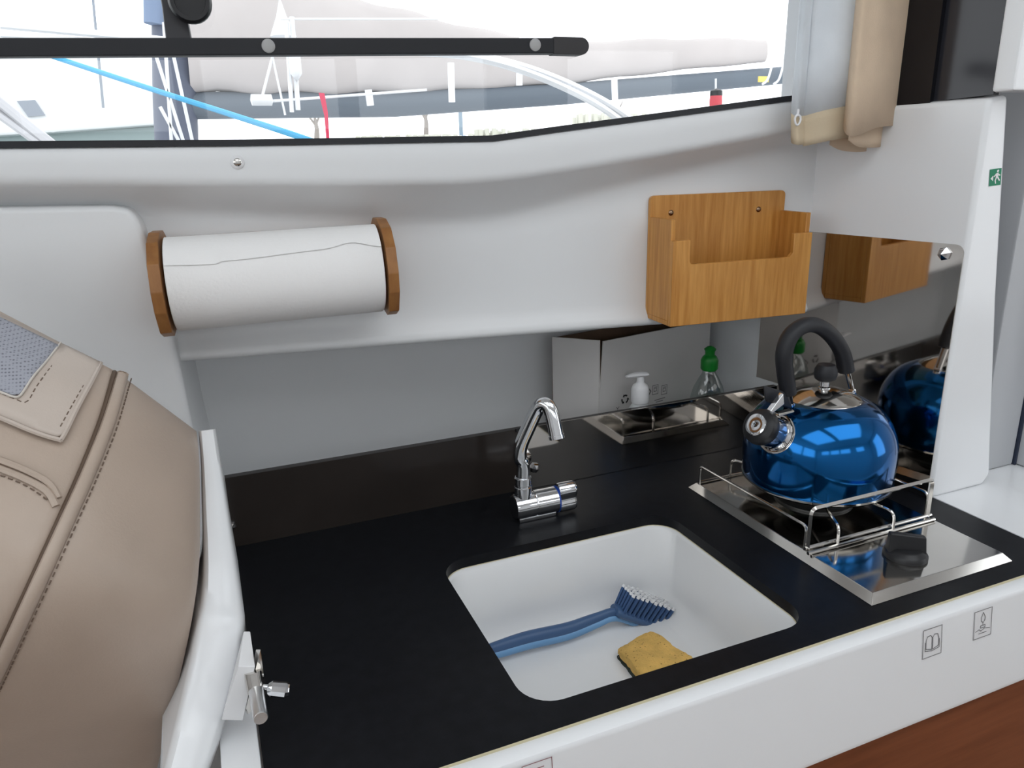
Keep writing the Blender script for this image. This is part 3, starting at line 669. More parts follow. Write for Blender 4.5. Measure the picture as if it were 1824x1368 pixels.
# ================================================================== THINGS IN THE RECESS
RFZ = -0.0195
BH = 0.204
cf = onz(1070, 605, BH)
cf = ony(1070, 607, 1.078); BH = cf.z
cr = onz(1266, 571, BH); clb = ony(985, 585, 1.142)
bxx = (cr - cf); bxx.z = 0; BWd = bxx.length; bxx.normalize()
byy = Vector((-bxx.y, bxx.x, 0)); BDp = 0.095
box_t = thing('cardboard_box', cf + bxx * BWd / 2 + Vector((0, 0, RFZ - cf.z)), 'open white cardboard box with printed recycling marks in the recess', 'box')
def BX(a, d, z): return Vector((cf.x, cf.y, 0)) + bxx * a + byy * d + Vector((0, 0, z))
th = 0.003
skew = (clb - cf); skew.z = 0
def carton(a0, a1, d0, d1, z0, z1, zz=None): return hexa([BX(a0, d0, z0), BX(a1, d0, z0), BX(a1, d1, z0), BX(a0, d1, z0), BX(a0, d0, z1), BX(a1, d0, zz or z1), BX(a1, d1, zz or z1), BX(a0, d1, z1)])
zs_ = onplane(1072, 690, cf, byy).z
fpoly = [(0.0, RFZ), (BWd, RFZ), (BWd, BH), (0.006, BH - 0.002), (0.0015, zs_), (0.0, zs_)]
obj('front_panel', prism([BX(a, 0, z) for a, z in fpoly], byy * th), CARD, box_t, smooth=False)
# left panel leans slightly outward
sk_a = skew.dot(bxx); BDp = skew.dot(byy)
lq = [BX(0, th, RFZ), BX(sk_a, BDp, RFZ), BX(sk_a - 0.002, BDp, BH), BX(-0.002, th, BH)]
obj('left_panel', prism(lq, bxx * th), CARD, box_t, smooth=False)
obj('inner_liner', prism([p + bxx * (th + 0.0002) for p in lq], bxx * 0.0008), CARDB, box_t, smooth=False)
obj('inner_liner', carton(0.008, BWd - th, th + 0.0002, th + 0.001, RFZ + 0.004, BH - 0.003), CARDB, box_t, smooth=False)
obj('right_panel', carton(BWd - th, BWd, th, BDp, RFZ, BH), CARD, box_t, smooth=False)
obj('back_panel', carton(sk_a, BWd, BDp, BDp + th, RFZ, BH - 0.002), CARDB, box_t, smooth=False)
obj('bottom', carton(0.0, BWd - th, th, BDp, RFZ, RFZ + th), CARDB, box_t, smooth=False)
# printed marks
fo = Vector((0, 0, 1)); fn = -byy
def fpt(px, py): p = onplane(px, py, cf, byy); return ((p - BX(0, 0, 0)).dot(bxx), p.z)
rcx, rcz = fpt(1113, 711); arr = []
for k in range(3):
    a0 = math.radians(90 + 120 * k)
    pts = [(rcx + 0.0085 * math.cos(a0 + t), rcz + 0.0085 * math.sin(a0 + t)) for t in (-0.75, -0.4, 0.0, 0.3)]
    inn = [(rcx + 0.0055 * math.cos(a0 + t), rcz + 0.0055 * math.sin(a0 + t)) for t in (0.3, 0.0, -0.4, -0.75)]
    arr.append(pts + inn)
    arr.append([(rcx + r * math.cos(a0 + t), rcz + r * math.sin(a0 + t)) for r, t in ((0.0105, 0.3), (0.007, 0.85), (0.0038, 0.3))])
polys2d(BX(0, 0, 0), bxx, fo, arr, INK, 'recycling_mark', box_t, lift=0.0004)
for cxp in (1167, 1183):
    gx, gz = fpt(cxp, 694); w2, h2 = 0.0065, 0.0085
    lines2d(BX(0, 0, 0), bxx, fo, [[(gx - w2, gz - h2), (gx + w2, gz - h2), (gx + w2, gz + h2), (gx - w2, gz + h2), (gx - w2, gz - h2)], [(gx - 0.003, gz - 0.003), (gx + 0.003, gz - 0.003), (gx + 0.003, gz + 0.003), (gx - 0.003, gz + 0.003), (gx - 0.003, gz - 0.003)], [(gx - 0.003, gz + 0.005), (gx + 0.004, gz + 0.005)]], 0.0011, GREYINK, 'handling_mark', box_t)
gx, gz = fpt(1175, 711)
lines2d(BX(0, 0, 0), bxx, fo, [[(gx - 0.012, gz), (gx + 0.012, gz + 0.001)], [(gx - 0.009, gz - 0.004), (gx + 0.007, gz - 0.0035)]], 0.0014, GREYINK, 'small_print', box_t)
gx, gz = fpt(1100, 728)
lines2d(BX(0, 0, 0), bxx, fo, [[(gx - 0.003, gz + 0.003), (gx, gz), (gx + 0.003, gz + 0.003)], [(gx, gz), (gx, gz - 0.004)]], 0.0012, GREYINK, 'small_print', box_t)
for pts_, nm in (([(1136, 703), (1129, 712), (1136, 722)], 'bracket_mark'), ([(1154, 690), (1159, 697), (1154, 706)], 'bracket_mark')):
    lines2d(BX(0, 0, 0), bxx, fo, [[fpt(*p) for p in pts_]], 0.0016, INK, nm, box_t)
# pump bottle
pc = ony(1140, 700, 1.036); pb = Vector((pc.x, pc.y, RFZ))
pz = lambda py: ony(1140, py, 1.036).z - RFZ
pu = thing('pump_bottle', pb, 'white soap pump dispenser standing in front of the cardboard box', 'bottle')
obj('body', lathe([(0.0, 0.0), (0.024, 0.0), (0.026, 0.002), (0.026, 0.085), (0.022, 0.098), (0.0135, pz(716) - 0.004), (0.0125, pz(716))], pb, seg=28), mat('milky_plastic', (0.72, 0.74, 0.74), 0.35), pu)
obj('collar', lathe([(0.0135, pz(717)), (0.0150, pz(714)), (0.0150, pz(692)), (0.0125, pz(686)), (0.0075, pz(682)), (0.007, pz(680))], pb, seg=28), WHITEP, pu)
obj('stem', lathe([(0.0068, pz(684)), (0.0062, pz(668))], pb, seg=18), WHITEP, pu)
h0 = Vector((pb.x, pb.y, RFZ + pz(668)))
obj('pump_head', tube([h0 + Vector((0.012, 0, 0.0005)), h0 + Vector((0.004, 0, 0.001)), h0 + Vector((-0.010, 0, 0.0015)), h0 + Vector((-0.028, -0.001, 0.001))], [0.0030, 0.0042, 0.0040, 0.0022], 12, ry=[0.008, 0.0105, 0.0075, 0.0035]), WHITEP, pu)
# washing-up bottle
gy = 1.040; gc = ony(1263, 660, gy); gb = Vector((gc.x, gy, RFZ)); gzz = lambda py: ony(1263, py, gy).z - RFZ
gbt = thing('washing_up_bottle', gb, 'clear washing-up liquid bottle with green cap beside the cardboard box', 'bottle')
bo = lathe([(0.0, 0.0), (0.028, 0.0), (0.032, 0.004), (0.033, 0.06), (0.032, gzz(705)), (0.027, gzz(688)), (0.018, gzz(672)), (0.0125, gzz(664)), (0.0115, gzz(657))], (0, 0, 0), seg=32)
for v in bo.verts: v.co = Vector((v.co.x * 1.0, v.co.y * 0.8, v.co.z)) + gb
obj('body', bo, BOTTLE, gbt)
obj('liquid', lathe([(0.0, 0.0), (0.026, 0.001), (0.0262, 0.07), (0.0, 0.0702)], gb + Vector((0, 0, 0.004)), seg=24), mat('pale_green_liquid', (0.30, 0.55, 0.45), 0.2, trans=0.4), gbt)
obj('cap', lathe([(0.0125, gzz(659)), (0.0150, gzz(656)), (0.0152, gzz(641)), (0.012, gzz(635)), (0.0085, gzz(632)), (0.0085, gzz(626)), (0.0105, gzz(622)), (0.006, gzz(618)), (0.0, gzz(616))], gb, seg=28), GCAP, gbt)
lb = NB(); lr = []
for k in range(13):
    t = math.radians(180 + 25 + 100 * k / 12)
    lr.append([gb + Vector((0.0335 * math.cos(t), 0.0335 * 0.8 * math.sin(t), z)) for z in (0.03, gzz(716) - 0.004 + 0.016 * math.sin(math.pi * k / 12))])
grid(lr, lb); obj('label', lb, TEAL, gbt)

# ================================================================== CURTAIN
def sheet(name, plan, zb, zt, m, parent, th=0.0012):
    """plan: list of (x, y) points; zb: bottom heights (same length) -> hanging sheet"""
    P = [p for p in smoothpath([(x, y, zz) for (x, y), zz in zip(plan, zb)], 6)]
    rows = []
    for k in range(9):
        f = k / 8; row = []
        for i, p in enumerate(P):
            w = 0.0016 * math.sin(i * 0.7 + k * 0.9) * f * (1 - f) * 4
            row.append(Vector((p.x + w, p.y + w, p.z + (zt - p.z) * f)))
        rows.append(row)
    o = obj(name, grid(rows), m, parent, angle=70)
    s = o.modifiers.new('t', 'SOLIDIFY'); s.thickness = th; s.offset = 0
    return o
def cpx(px, py, y): p = ony(px, py, y); return (p.x, p.y), p.z
ct = thing('curtain', ony(1500, 260, 0.86), 'beige curtain with grey lining gathered at the window corner', 'curtain')
A = [cpx(1424, 0, 0.875), cpx(1422, 0, 0.868), cpx(1434, 0, 0.861), cpx(1447, 0, 0.868), cpx(1452, 0, 0.866), cpx(1475, 0, 0.852), cpx(1508, 0, 0.845), cpx(1530, 0, 0.856)]
CT = 1.08
hb_ = [cpx(1412, 250, 0.875)[1], cpx(1413, 255, 0.868)[1], cpx(1420, 258, 0.861)[1], cpx(1433, 258, 0.868)[1], cpx(1434, 260, 0.866)[1], cpx(1470, 252, 0.852)[1], cpx(1520, 243, 0.845)[1], cpx(1535, 240, 0.856)[1]]
def planx(lst, pxs, pys): return [(ony(px, py, y_[0][1]).x, y_[0][1]) for px, py, y_ in zip(pxs, pys, lst)]
pxs = [1409, 1411, 1420, 1432, 1434, 1470, 1520, 1535]
pl_b = planx(A, pxs, [255] * 8); pl_h = planx(A, pxs, [205] * 8)
zh = [ony(px, py, a[0][1]).z for px, py, a in zip(pxs, (200, 203, 208, 206, 206, 196, 186, 184), A)]
sheet('lining', pl_h, [z + 0.0 for z in zh], CT, LINING, ct)
def band(name, pa, za, pb_, zb2, m, parent):
    Pa = smoothpath([(x, y, z) for (x, y), z in zip(pa, za)], 6); Pb = smoothpath([(x, y, z) for (x, y), z in zip(pb_, zb2)], 6)
    rows = [[a * (1 - k / 4) + b2 * (k / 4) for a, b2 in zip(Pa, Pb)] for k in range(5)]
    o = obj(name, grid(rows), m, parent, angle=70); s = o.modifiers.new('t', 'SOLIDIFY'); s.thickness = 0.0018; s.offset = 0
    return o
band('hem', [(x, y - 0.0006) for x, y in pl_h], zh, [(x, y - 0.0006) for x, y in pl_b], hb_, BEIGEH, ct)
# outer face folded forward
Bp = [(1503, 222, 0.850), (1504, 232, 0.832), (1512, 242, 0.822), (1530, 240, 0.820), (1560, 228, 0.824), (1590, 224, 0.834), (1610, 224, 0.850), (1606, 226, 0.868), (1580, 228, 0.880)]
sheet('face_fabric', [(ony(px, py, y_).x, y_) for px, py, y_ in Bp], [ony(px, py, y_).z for px, py, y_ in Bp], CT, BEIGE, ct, 0.0018)
Cp = [(1512, 250, 0.824), (1530, 262, 0.836), (1566, 262, 0.848), (1568, 255, 0.862), (1540, 270, 0.872), (1500, 268, 0.876), (1478, 258, 0.878)]
sheet('inner_fold', [(ony(px, py, y_).x, y_) for px, py, y_ in Cp], [ony(px, py, y_).z for px, py, y_ in Cp], 0.62, BEIGE, ct, 0.0018)
lc = ony(1419, 214, 0.858); pts = [lc + Vector((0.0048 * math.sin(t) * (1 + 0.2 * math.cos(t)), -0.002, 0.0065 * math.cos(t))) for t in [2 * math.pi * k / 20 for k in range(21)]]
obj('loop', tube(pts, 0.0014, 8), WHITEP, ct)
obj('loop_stitch', tube([lc + Vector((0, -0.001, 0.006)), lc + Vector((0.001, -0.001, 0.014))], 0.0016, 6), WHITEP, ct)

# ================================================================== STICKERS
def at_bulk(px, py): return onplane(px, py, P0 + Vector((0, -0.0003, 0)), Vector((0, -1, 0)))
ex = thing('exit_sticker', at_bulk(1772, 316), 'small green and white emergency exit sticker on the bulkhead', 'sticker')
cs = [at_bulk(*p) for p in ((1761, 332), (1782, 329), (1784, 299), (1763, 302))]
o_ = cs[0]; ex1 = (cs[1] - cs[0]); Wd = ex1.length; ex1.normalize(); ex2 = (cs[3] - cs[0]); Hd = ex2.length; ex2.normalize()
eo = cs[0] + Vector((0, -0.0003, 0))
b = NB(); b.faces.new([b.verts.new(p + Vector((0, -0.0003, 0))) for p in cs]); obj('sheet', b, GREEN, ex, smooth=False)
def sc2(pts): return [(x * Wd, y * Hd) for x, y in pts]
polys2d(eo, ex1, ex2, [sc2(p) for p in ([(0.60, 0.78), (0.72, 0.80), (0.78, 0.88), (0.70, 0.94), (0.60, 0.90)], [(0.52, 0.72), (0.74, 0.76), (0.72, 0.50), (0.52, 0.45)], [(0.52, 0.72), (0.34, 0.56), (0.38, 0.50), (0.54, 0.62)], [(0.70, 0.70), (0.90, 0.62), (0.88, 0.55), (0.70, 0.60)], [(0.52, 0.48), (0.44, 0.30), (0.50, 0.10), (0.58, 0.12), (0.54, 0.30), (0.62, 0.46)], [(0.60, 0.48), (0.74, 0.50), (0.90, 0.28), (0.82, 0.24), (0.70, 0.38)], [(0.08, 0.45), (0.30, 0.62), (0.30, 0.28)])], WHITEP, 'running_figure', ex, lift=0.0003)
fn_ = Vector((0, -0.109, 0.0125)).normalized(); fu = Vector((0, 0.0125, 0.109)).normalized(); fx = Vector((1, 0, 0))
f0 = Vector((0, 0.4839, -0.0035))
def rail_pt(px, py): return onplane(px, py, f0, fn_) + fn_ * 0.0003
def sticker(name, ctr, w, h, label, paths, ink):
    c = rail_pt(*ctr); t = thing(name, c, label, 'sticker')
    b = NB(); b.faces.new([b.verts.new(c + fx * x + fu * y) for x, y in ((-w / 2, -h / 2), (w / 2, -h / 2), (w / 2, h / 2), (-w / 2, h / 2))]); obj('sheet', b, STICK, t, smooth=False)
    w2, h2 = w * 0.47, h * 0.47
    lines2d(c, fx, fu, [[(-w2, -h2), (w2, -h2), (w2, h2), (-w2, h2), (-w2, -h2)]], 0.0007, ink, 'border', t)
    lines2d(c, fx, fu, [[(x * w, y * h) for x, y in p] for p in paths], 0.0008, ink, 'pictogram', t)
book = [[(-0.32, 0.10), (-0.32, -0.18), (-0.02, -0.24), (-0.02, 0.12)], [(0.32, 0.10), (0.32, -0.18), (0.02, -0.24), (0.02, 0.12)], [(-0.32, 0.10), (-0.26, 0.22), (-0.10, 0.24), (0, 0.14), (0.10, 0.24), (0.26, 0.22), (0.32, 0.10)], [(-0.36, 0.04), (-0.36, -0.24), (-0.02, -0.29), (0.36, -0.24), (0.36, 0.04)]]
sticker('manual_sticker', (1660, 1143), 0.030, 0.036, 'square sticker with open book symbol on the white front rail', book, GREYINK)
flame = [[(0.0, 0.38), (-0.10, 0.22), (-0.09, 0.10), (0.0, 0.03), (0.09, 0.10), (0.10, 0.22), (0.0, 0.38)], [(0.0, 0.03), (0.0, -0.06)], [(-0.12, -0.06), (0.12, -0.06), (0.12, -0.14), (-0.12, -0.14), (-0.12, -0.06)], [(-0.38, -0.22), (-0.2, -0.18), (-0.1, -0.24), (0.1, -0.18), (0.38, -0.22)], [(-0.2, -0.32), (0.2, -0.32)]]
sticker('gas_sticker', (1750, 1110), 0.030, 0.036, 'square sticker with gas flame symbol on the white front rail', flame, GREYINK)
sticker('corner_sticker', (958, 1387), 0.030, 0.036, 'reddish outlined square sticker low on the white front rail', [[(-0.15, 0.30), (0.2, 0.30)], [(-0.25, 0.1), (0.25, -0.2)]], PINKINK)

# ================================================================== HELM SEAT AT LEFT
seat = thing('helm_seat', (-0.2, 0.62, 0.0), 'folded taupe leatherette helm seat with grey mesh panel and white shell', 'seat')
seam = [(207, 662, .740), (183, 745, .706), (150, 830, .668), (110, 920, .630), (60, 1030, .600), (0, 1160, .602), (-60, 1290, .636), (-115, 1420, .70)]
bord = [(350, 768, .795), (355, 820, .765), (356, 900, .720), (355, 1000, .678), (345, 1085, .652), (326, 1180, .655), (300, 1285, .682), (270, 1410, .735)]
left = [(-170, 466, .830), (-190, 580, .785), (-210, 700, .740), (-230, 830, .700), (-250, 960, .670), (-270, 1100, .672), (-290, 1240, .702), (-300, 1400, .76)]
bulge = 0.022
NR = 36
def crv(l, n=NR):
    P = [Vector(p) for p in smoothpath([(a, b_, c_ * 1000) for a, b_, c_ in l], 12)]
    return [P[int(round(k * (len(P) - 1) / n))] for k in range(n + 1)]
SL, SS, SB = crv(left), crv(seam), crv(bord)
top_left = [(-170, 466), (0, 557), (110, 611), (178, 641), (207, 662)]
def cushion(A, B, nb, sag=None):
    rows = []
    for k in range(NR + 1):
        r = []
        for j in range(nb + 1):
            t = j / nb
            p = A[k] * (1 - t) + B[k] * t
            sx_ = p.x; sy_ = p.y
            y_ = p.z / 1000 - bulge * (4 * t * (1 - t)) ** 0.6 * 0.8
            e_ = min(1.0, k / 5); y_ += 0.035 * (1 - e_) ** 2
            r.append(ony(sx_, sy_, y_))
        rows.append(r)
    return rows
def body(rows, depth, name, m, par):
    b = NB(); n = len(rows); k = len(rows[0])
    F = [[b.verts.new(p) for p in r] for r in rows]; K = [[b.verts.new(p + (p - EYE).normalized() * depth) for p in r] for r in rows]
    for i in range(n - 1):
        for j in range(k - 1):
            b.faces.new((F[i][j], F[i][j + 1], F[i + 1][j + 1], F[i + 1][j])); b.faces.new((K[i][j], K[i + 1][j], K[i + 1][j + 1], K[i][j + 1]))
    for i in range(n - 1):
        b.faces.new((F[i][0], F[i + 1][0], K[i + 1][0], K[i][0])); b.faces.new((F[i][-1], K[i][-1], K[i + 1][-1], F[i + 1][-1]))
    for j in range(k - 1):
        b.faces.new((F[0][j], K[0][j], K[0][j + 1], F[0][j + 1])); b.faces.new((F[-1][j], F[-1][j + 1], K[-1][j + 1], K[-1][j]))
    return obj(name, b, m, par, angle=75)
rowsL = cushion(SL, SS, 26); rowsR = cushion(SS, SB, 20)
pad = body(rowsL, 0.10, 'cushion', LEATHER, seat)
side = body(rowsR, 0.10, 'side_panel', LEATHER, seat)
# surface lookup for things sewn on it
bv_v, bv_f = [], []
for rows in (rowsL, rowsR):
    o0 = len(bv_v); k = len(rows[0])
    for r in rows: bv_v += r
    for i in range(len(rows) - 1):
        for j in range(k - 1): bv_f.append((o0 + i * k + j, o0 + i * k + j + 1, o0 + (i + 1) * k + j + 1, o0 + (i + 1) * k + j))
BV = BVHTree.FromPolygons(bv_v, bv_f)
def onseat(px, py, lift=0.0):
    d = ray(px, py).normalized(); hit = BV.ray_cast(EYE, d)
    if hit[0] is None:
        best = None
        for k in range(1, 30):
            for ang in range(0, 360, 20):
                d2 = ray(px + 4 * k * math.cos(math.radians(ang)), py + 4 * k * math.sin(math.radians(ang))).normalized(); h2 = BV.ray_cast(EYE, d2)
                if h2[0] is not None: best = h2[0]; break
            if best: break
        L_ = (BV.find_nearest(best or EYE + d * 0.8)[0] - EYE).length
        return EYE + d * (L_ - lift)
    return hit[0] - d * lift
def patch(name, poly, lift, m, thick=0.004):
    b = NB(); f = b.faces.new([b.verts.new((x, y, 0)) for x, y in poly])
    bmesh.ops.triangulate(b, faces=[f])
    for _ in range(3): bmesh.ops.subdivide_edges(b, edges=b.edges[:], cuts=1, use_grid_fill=True)
    bmesh.ops.triangulate(b, faces=b.faces[:])
    for v in b.verts: v.co = onseat(v.co.x, v.co.y, lift)
    o = obj(name, b, m, seat, angle=60); s = o.modifiers.new('t', 'SOLIDIFY'); s.thickness = thick; s.offset = 0
    return o
def seatline(pts, lift, n=8): return [onseat(p.x, p.y, lift) for p in smoothpath([(a, b_, 0) for a, b_ in pts], n)]
patch('pocket_panel', [(-120, 500), (0, 562), (60, 591), (112, 616), (178, 648), (166, 676), (140, 722), (112, 776), (100, 779), (60, 767), (0, 742), (-120, 695)], 0.0045, LEATHER2)
m = mat('grey_mesh_fabric', (0.25, 0.26, 0.30), 0.7)
nt = m.node_tree; bs = nt.nodes['Principled BSDF']; tc = nt.nodes['Texture Coordinate']
vo = nt.nodes.new('ShaderNodeTexVoronoi'); vo.inputs['Scale'].default_value = 380; vo.inputs['Randomness'].default_value = 0.15; nt.links.new(tc.outputs['Object'], vo.inputs['Vector'])
rp_ = nt.nodes.new('ShaderNodeValToRGB'); rp_.color_ramp.elements[0].color = (0.10, 0.10, 0.12, 1); rp_.color_ramp.elements[1].color = (0.36, 0.37, 0.42, 1); rp_.color_ramp.elements[0].position = 0.05; rp_.color_ramp.elements[1].position = 0.45
nt.links.new(vo.outputs['Distance'], rp_.inputs[0]); nt.links.new(rp_.outputs[0], bs.inputs['Base Color'])
patch('mesh_panel', [(-120, 505), (0, 566), (104, 616), (88, 638), (60, 668), (36, 702), (22, 704), (0, 696), (-120, 655)], 0.0082, m, 0.002)
obj('mesh_binding', tube(seatline([(108, 610), (85, 640), (58, 672), (36, 704), (22, 706), (0, 698), (-60, 678)], 0.0088), 0.0010, 6), mat('pale_binding', (0.62, 0.58, 0.53), 0.6), seat)
obj('pocket_binding', tube(seatline([(180, 645), (165, 676), (140, 722), (112, 778), (102, 782), (60, 769), (0, 744), (-60, 722)], 0.006), 0.0020, 6), LEATHER2, seat)
# welt along the seam: dark groove, raised flap, stitches
sm_px = [(a, b_) for a, b_, _ in seam]
obj('seam_groove', tube(seatline([(a - 3, b_ + 1) for a, b_ in sm_px], 0.0012), 0.0022, 8), GROOVE, seat)
obj('welt', tube(seatline([(a + 12, b_ + 3) for a, b_ in sm_px], 0.0015), 0.0058, 10, ry=0.0050), LEATHER, seat)
def stitches(name, pts, lift, step=0.0062, ln=0.0036, r=0.0006):
    L = seatline(pts, lift, 16); b = NB(); acc = 0.0; out = []; cur = 0.0
    cum = [0.0]
    for k in range(1, len(L)): cum.append(cum[-1] + (L[k] - L[k - 1]).length)
    def at(s):
        for k in range(1, len(L)):
            if cum[k] >= s: t = (s - cum[k - 1]) / max(1e-9, cum[k] - cum[k - 1]); return L[k - 1] * (1 - t) + L[k] * t
        return L[-1]
    s = 0.0
    while s + ln < cum[-1]: tube([at(s), at(s + ln)], r, 5, b); s += step
    return tag(obj(name, b, THREAD, seat, smooth=False), kind='stuff')
stitches('seam_stitches', [(a + 27, b_ + 12) for a, b_ in sm_px], 0.0016)
stitches('pocket_stitches', [(166, 655), (150, 684), (126, 726), (104, 766)], 0.0068)
stitches('mesh_stitches', [(108, 632), (84, 662), (64, 690), (48, 716), (30, 712), (0, 700)], 0.0068)
for dx, dy, r_ in ((0, 0, 0.0030), (-4, 14, 0.0030)):
    obj('cross_welt', tube(seatline([(-80 + dx, 792 + dy), (0 + dx, 820 + dy), (50 + dx, 840 + dy), (88 + dx, 862 + dy), (104 + dx, 888 + dy)], 0.0010), r_, 8), LEATHER, seat)
stitches('cross_stitches', [(-80, 820), (0, 846), (48, 866), (84, 890)], 0.001)
# white shell
shell = [((354, 768), (384, 764), .812), ((358, 830), (394, 828), .780), ((360, 905), (406, 902), .738), ((362, 1000), (421, 998), .692), ((357, 1070), (433, 1075), .662), ((348, 1115), (436, 1112), .645), ((336, 1180), (428, 1180), .630), ((320, 1250), (412, 1250), .616), ((301, 1330), (388, 1330), .592), ((284, 1400), (362, 1400), .570)]
si = smoothpath([(a[0], a[1], y_ * 1000) for a, _, y_ in shell], 5); so_ = smoothpath([(c_[0], c_[1], y_ * 1000) for _, c_, y_ in shell], 5)
rows = []
for p, q_ in zip(si, so_):
    r = []
    for j, lift in ((0.0, 0.012), (0.06, 0.004), (0.16, 0.0), (0.5, -0.001), (0.84, 0.0), (0.94, 0.004), (1.0, 0.012)):
        m_ = p * (1 - j) + q_ * j; r.append(ony(m_.x, m_.y, m_.z / 1000 + lift))
    rows.append(r)
b = NB(); n = len(rows); kk = len(rows[0])
F = [[b.verts.new(p) for p in r] for r in rows]; K = [[b.verts.new(p + ((p - EYE).normalized() * max(0, 1 - 2 * i_ / len(rows)) + Vector((0, 1, 0)) * min(1, 2 * i_ / len(rows))) * 0.11) for p in (r[0], r[-1])] for i_, r in enumerate(rows)]
for i in range(n - 1):
    for j in range(kk - 1): b.faces.new((F[i][j], F[i][j + 1], F[i + 1][j + 1], F[i + 1][j]))
    b.faces.new((F[i][0], F[i + 1][0], K[i + 1][0], K[i][0])); b.faces.new((F[i][-1], K[i][-1], K[i + 1][-1], F[i + 1][-1])); b.faces.new((K[i][0], K[i + 1][0], K[i + 1][1], K[i][1]))
b.faces.new(F[0] + K[0][::-1]); b.faces.new(F[-1][::-1] + K[-1])
obj('shell', b, GELG, seat, angle=50)
# support below the seat, resting on the white end rail
obj('pedestal', box((-0.38, 0.74, ZF + 0.002), (-0.15, 0.92, -0.10), bev=0.02), GEL, seat)
# latch block and barrel bolt
blk = [ony(434, 1124, 0.640), ony(446, 1124, 0.640), ony(455, 1187, 0.600), ony(424, 1187, 0.600)]
low = [ony(410, 1250, 0.640), ony(430, 1250, 0.640), ony(433, 1284, 0.600), ony(394, 1283, 0.600)]
lt = thing('barrel_bolt', ony(450, 1230, 0.56), 'chrome barrel bolt on a white block fixed to the seat shell', 'bolt')
obj('block', hexa(low + blk, bev=0.001), WHITEP, lt)
yb = 0.601
obj('base_plate', hexa([ony(*p, yb + 0.012) for p in ((435, 1262), (440, 1272), (466, 1232), (456, 1157), )] + [ony(*p, yb + 0.002) for p in ((438, 1262), (443, 1272), (474, 1236), (464, 1157))]), STEEL, lt)
obj('barrel', tube([ony(450, 1196, yb), ony(456, 1232, yb - 0.006)], 0.0072, 20), STEEL, lt)
obj('bolt', tube([ony(455, 1226, yb - 0.004), ony(456, 1230, yb - 0.008), ony(464, 1278, yb - 0.045), ony(464.5, 1280, yb - 0.0465)], [0.0060, 0.0062, 0.0062, 0.0054], 22), mat('satin_steel', (0.78, 0.79, 0.80), 0.32, 1.0), lt)
obj('knob_stem', tube([ony(462, 1222, yb - 0.004), ony(485, 1225, yb - 0.008)], 0.0024, 12), CHROME, lt)
obj('knob', tube([ony(480, 1227, yb - 0.008), ony(484, 1227, yb - 0.009), ony(508, 1229, yb - 0.011), ony(516, 1229, yb - 0.012)], [0.0052, 0.0066, 0.0070, 0.0054], 10), CHROME, lt, angle=20)

# ================================================================== OUTSIDE: THE MARINA
YS = 3.4
def out(px, py, y=YS): return ony(px, py, y)
TAUPE = mat('sail_cover', (0.50, 0.465, 0.455), 0.9, noise=0.06, nscale=3)
SLATE = mat('slate_boom', (0.11, 0.135, 0.165), 0.6)
MAST = mat('mast_blue_grey', (0.09, 0.105, 0.15), 0.5)
HULL = mat('boat_white', (0.80, 0.81, 0.82), 0.4)
ROPE = mat('white_rope', (0.75, 0.76, 0.78), 0.8)
sb_ = thing('sailing_boat', out(700, 290, 4.2), 'moored sailing yacht with taupe sail cover seen through the window', 'boat')
# hull and coachroof below the sight line
hs = []
for i in range(13):
    f = i / 12; x = -2.2 + 8.4 * f; wdt = 1.35 * math.sin(math.pi * min(1, 0.12 + f * 0.8)) ** 0.6
    hs.append([Vector((x, 4.3 + s * wdt * w_, z)) for s, w_, z in ((-1, 0.55, -0.75), (-1, 0.95, -0.2), (-1, 1.0, 0.42), (-1, 0.9, 0.45), (1, 0.9, 0.45), (1, 1.0, 0.42), (1, 0.95, -0.2), (1, 0.55, -0.75))])
b = grid(hs); b.faces.new([b.verts.new(p) for p in hs[0]]); b.faces.new([b.verts.new(p) for p in hs[-1]]); obj('hull', b, HULL, sb_)
obj('coachroof', box((-0.6, 3.75, 0.44), (2.4, 4.9, 0.56), bev=0.05), HULL, sb_)
ya = 3.6
upc = [(335, -60), (560, -25), (760, 30), (900, 62), (1000, 76), (1150, 70), (1280, 68), (1382, 72)]
loc_ = [(335, 166), (560, 170), (760, 166), (900, 158), (1000, 150), (1150, 132), (1280, 118), (1382, 110)]
cen, rv = [], []
for px in range(330, 1384, 24):
    a = out(px, interp(upc, px), ya); c_ = out(px, interp(loc_, px), ya)
    cen.append((a + c_) / 2); rv.append((a - c_).length / 2 * (1 + 0.05 * math.sin(px * 0.045)))
cv = obj('sail_cover', tube(cen, rv, 20, ry=[r * 0.5 for r in rv]), TAUPE, sb_)
obj('boom', tube([out(330, 188, ya), out(700, 186, ya), out(1000, 168, ya), out(1420, 132, ya)], [0.055, 0.055, 0.05, 0.045], 14), SLATE, sb_)
obj('mast', tube([out(318, 330, ya), out(312, 180, ya), out(300, -900, ya)], [0.085, 0.085, 0.08], 16), MAST, sb_)
obj('mast_cover', tube([out(276, -300, ya - 0.05), out(278, 44, ya - 0.05)], 0.045, 10), mat('blue_canvas', (0.20, 0.26, 0.38), 0.9), sb_)
for k, (a, c_, r_) in enumerate((((275, 90), (330, 262), .006), ((292, 40), (306, 262), .006), ((308, 95), (345, 262), .006), ((285, 190), (318, 250), .006), ((510, 40), (520, 200), .008), ((520, 30), (531, 196), .009), ((487, 95), (466, 176), .005), ((484, 95), (508, 205), .004), ((460, 182), (760, 160), .005), ((0, 45), (300, 72), .012), ((0, 62), (300, 80), .008), ((500, 34), (780, 34), .004))):
    obj('rigging_line', tube([out(*a, 3.05), out(*c_, 3.05)], r_, 6), ROPE, sb_)
obj('pulley_block', lathe([(0.0, -0.04), (0.02, -0.035), (0.02, 0.035), (0.0, 0.04)], out(466, 178, 3.03), (1, 0, 0), 10), ROPE, sb_)
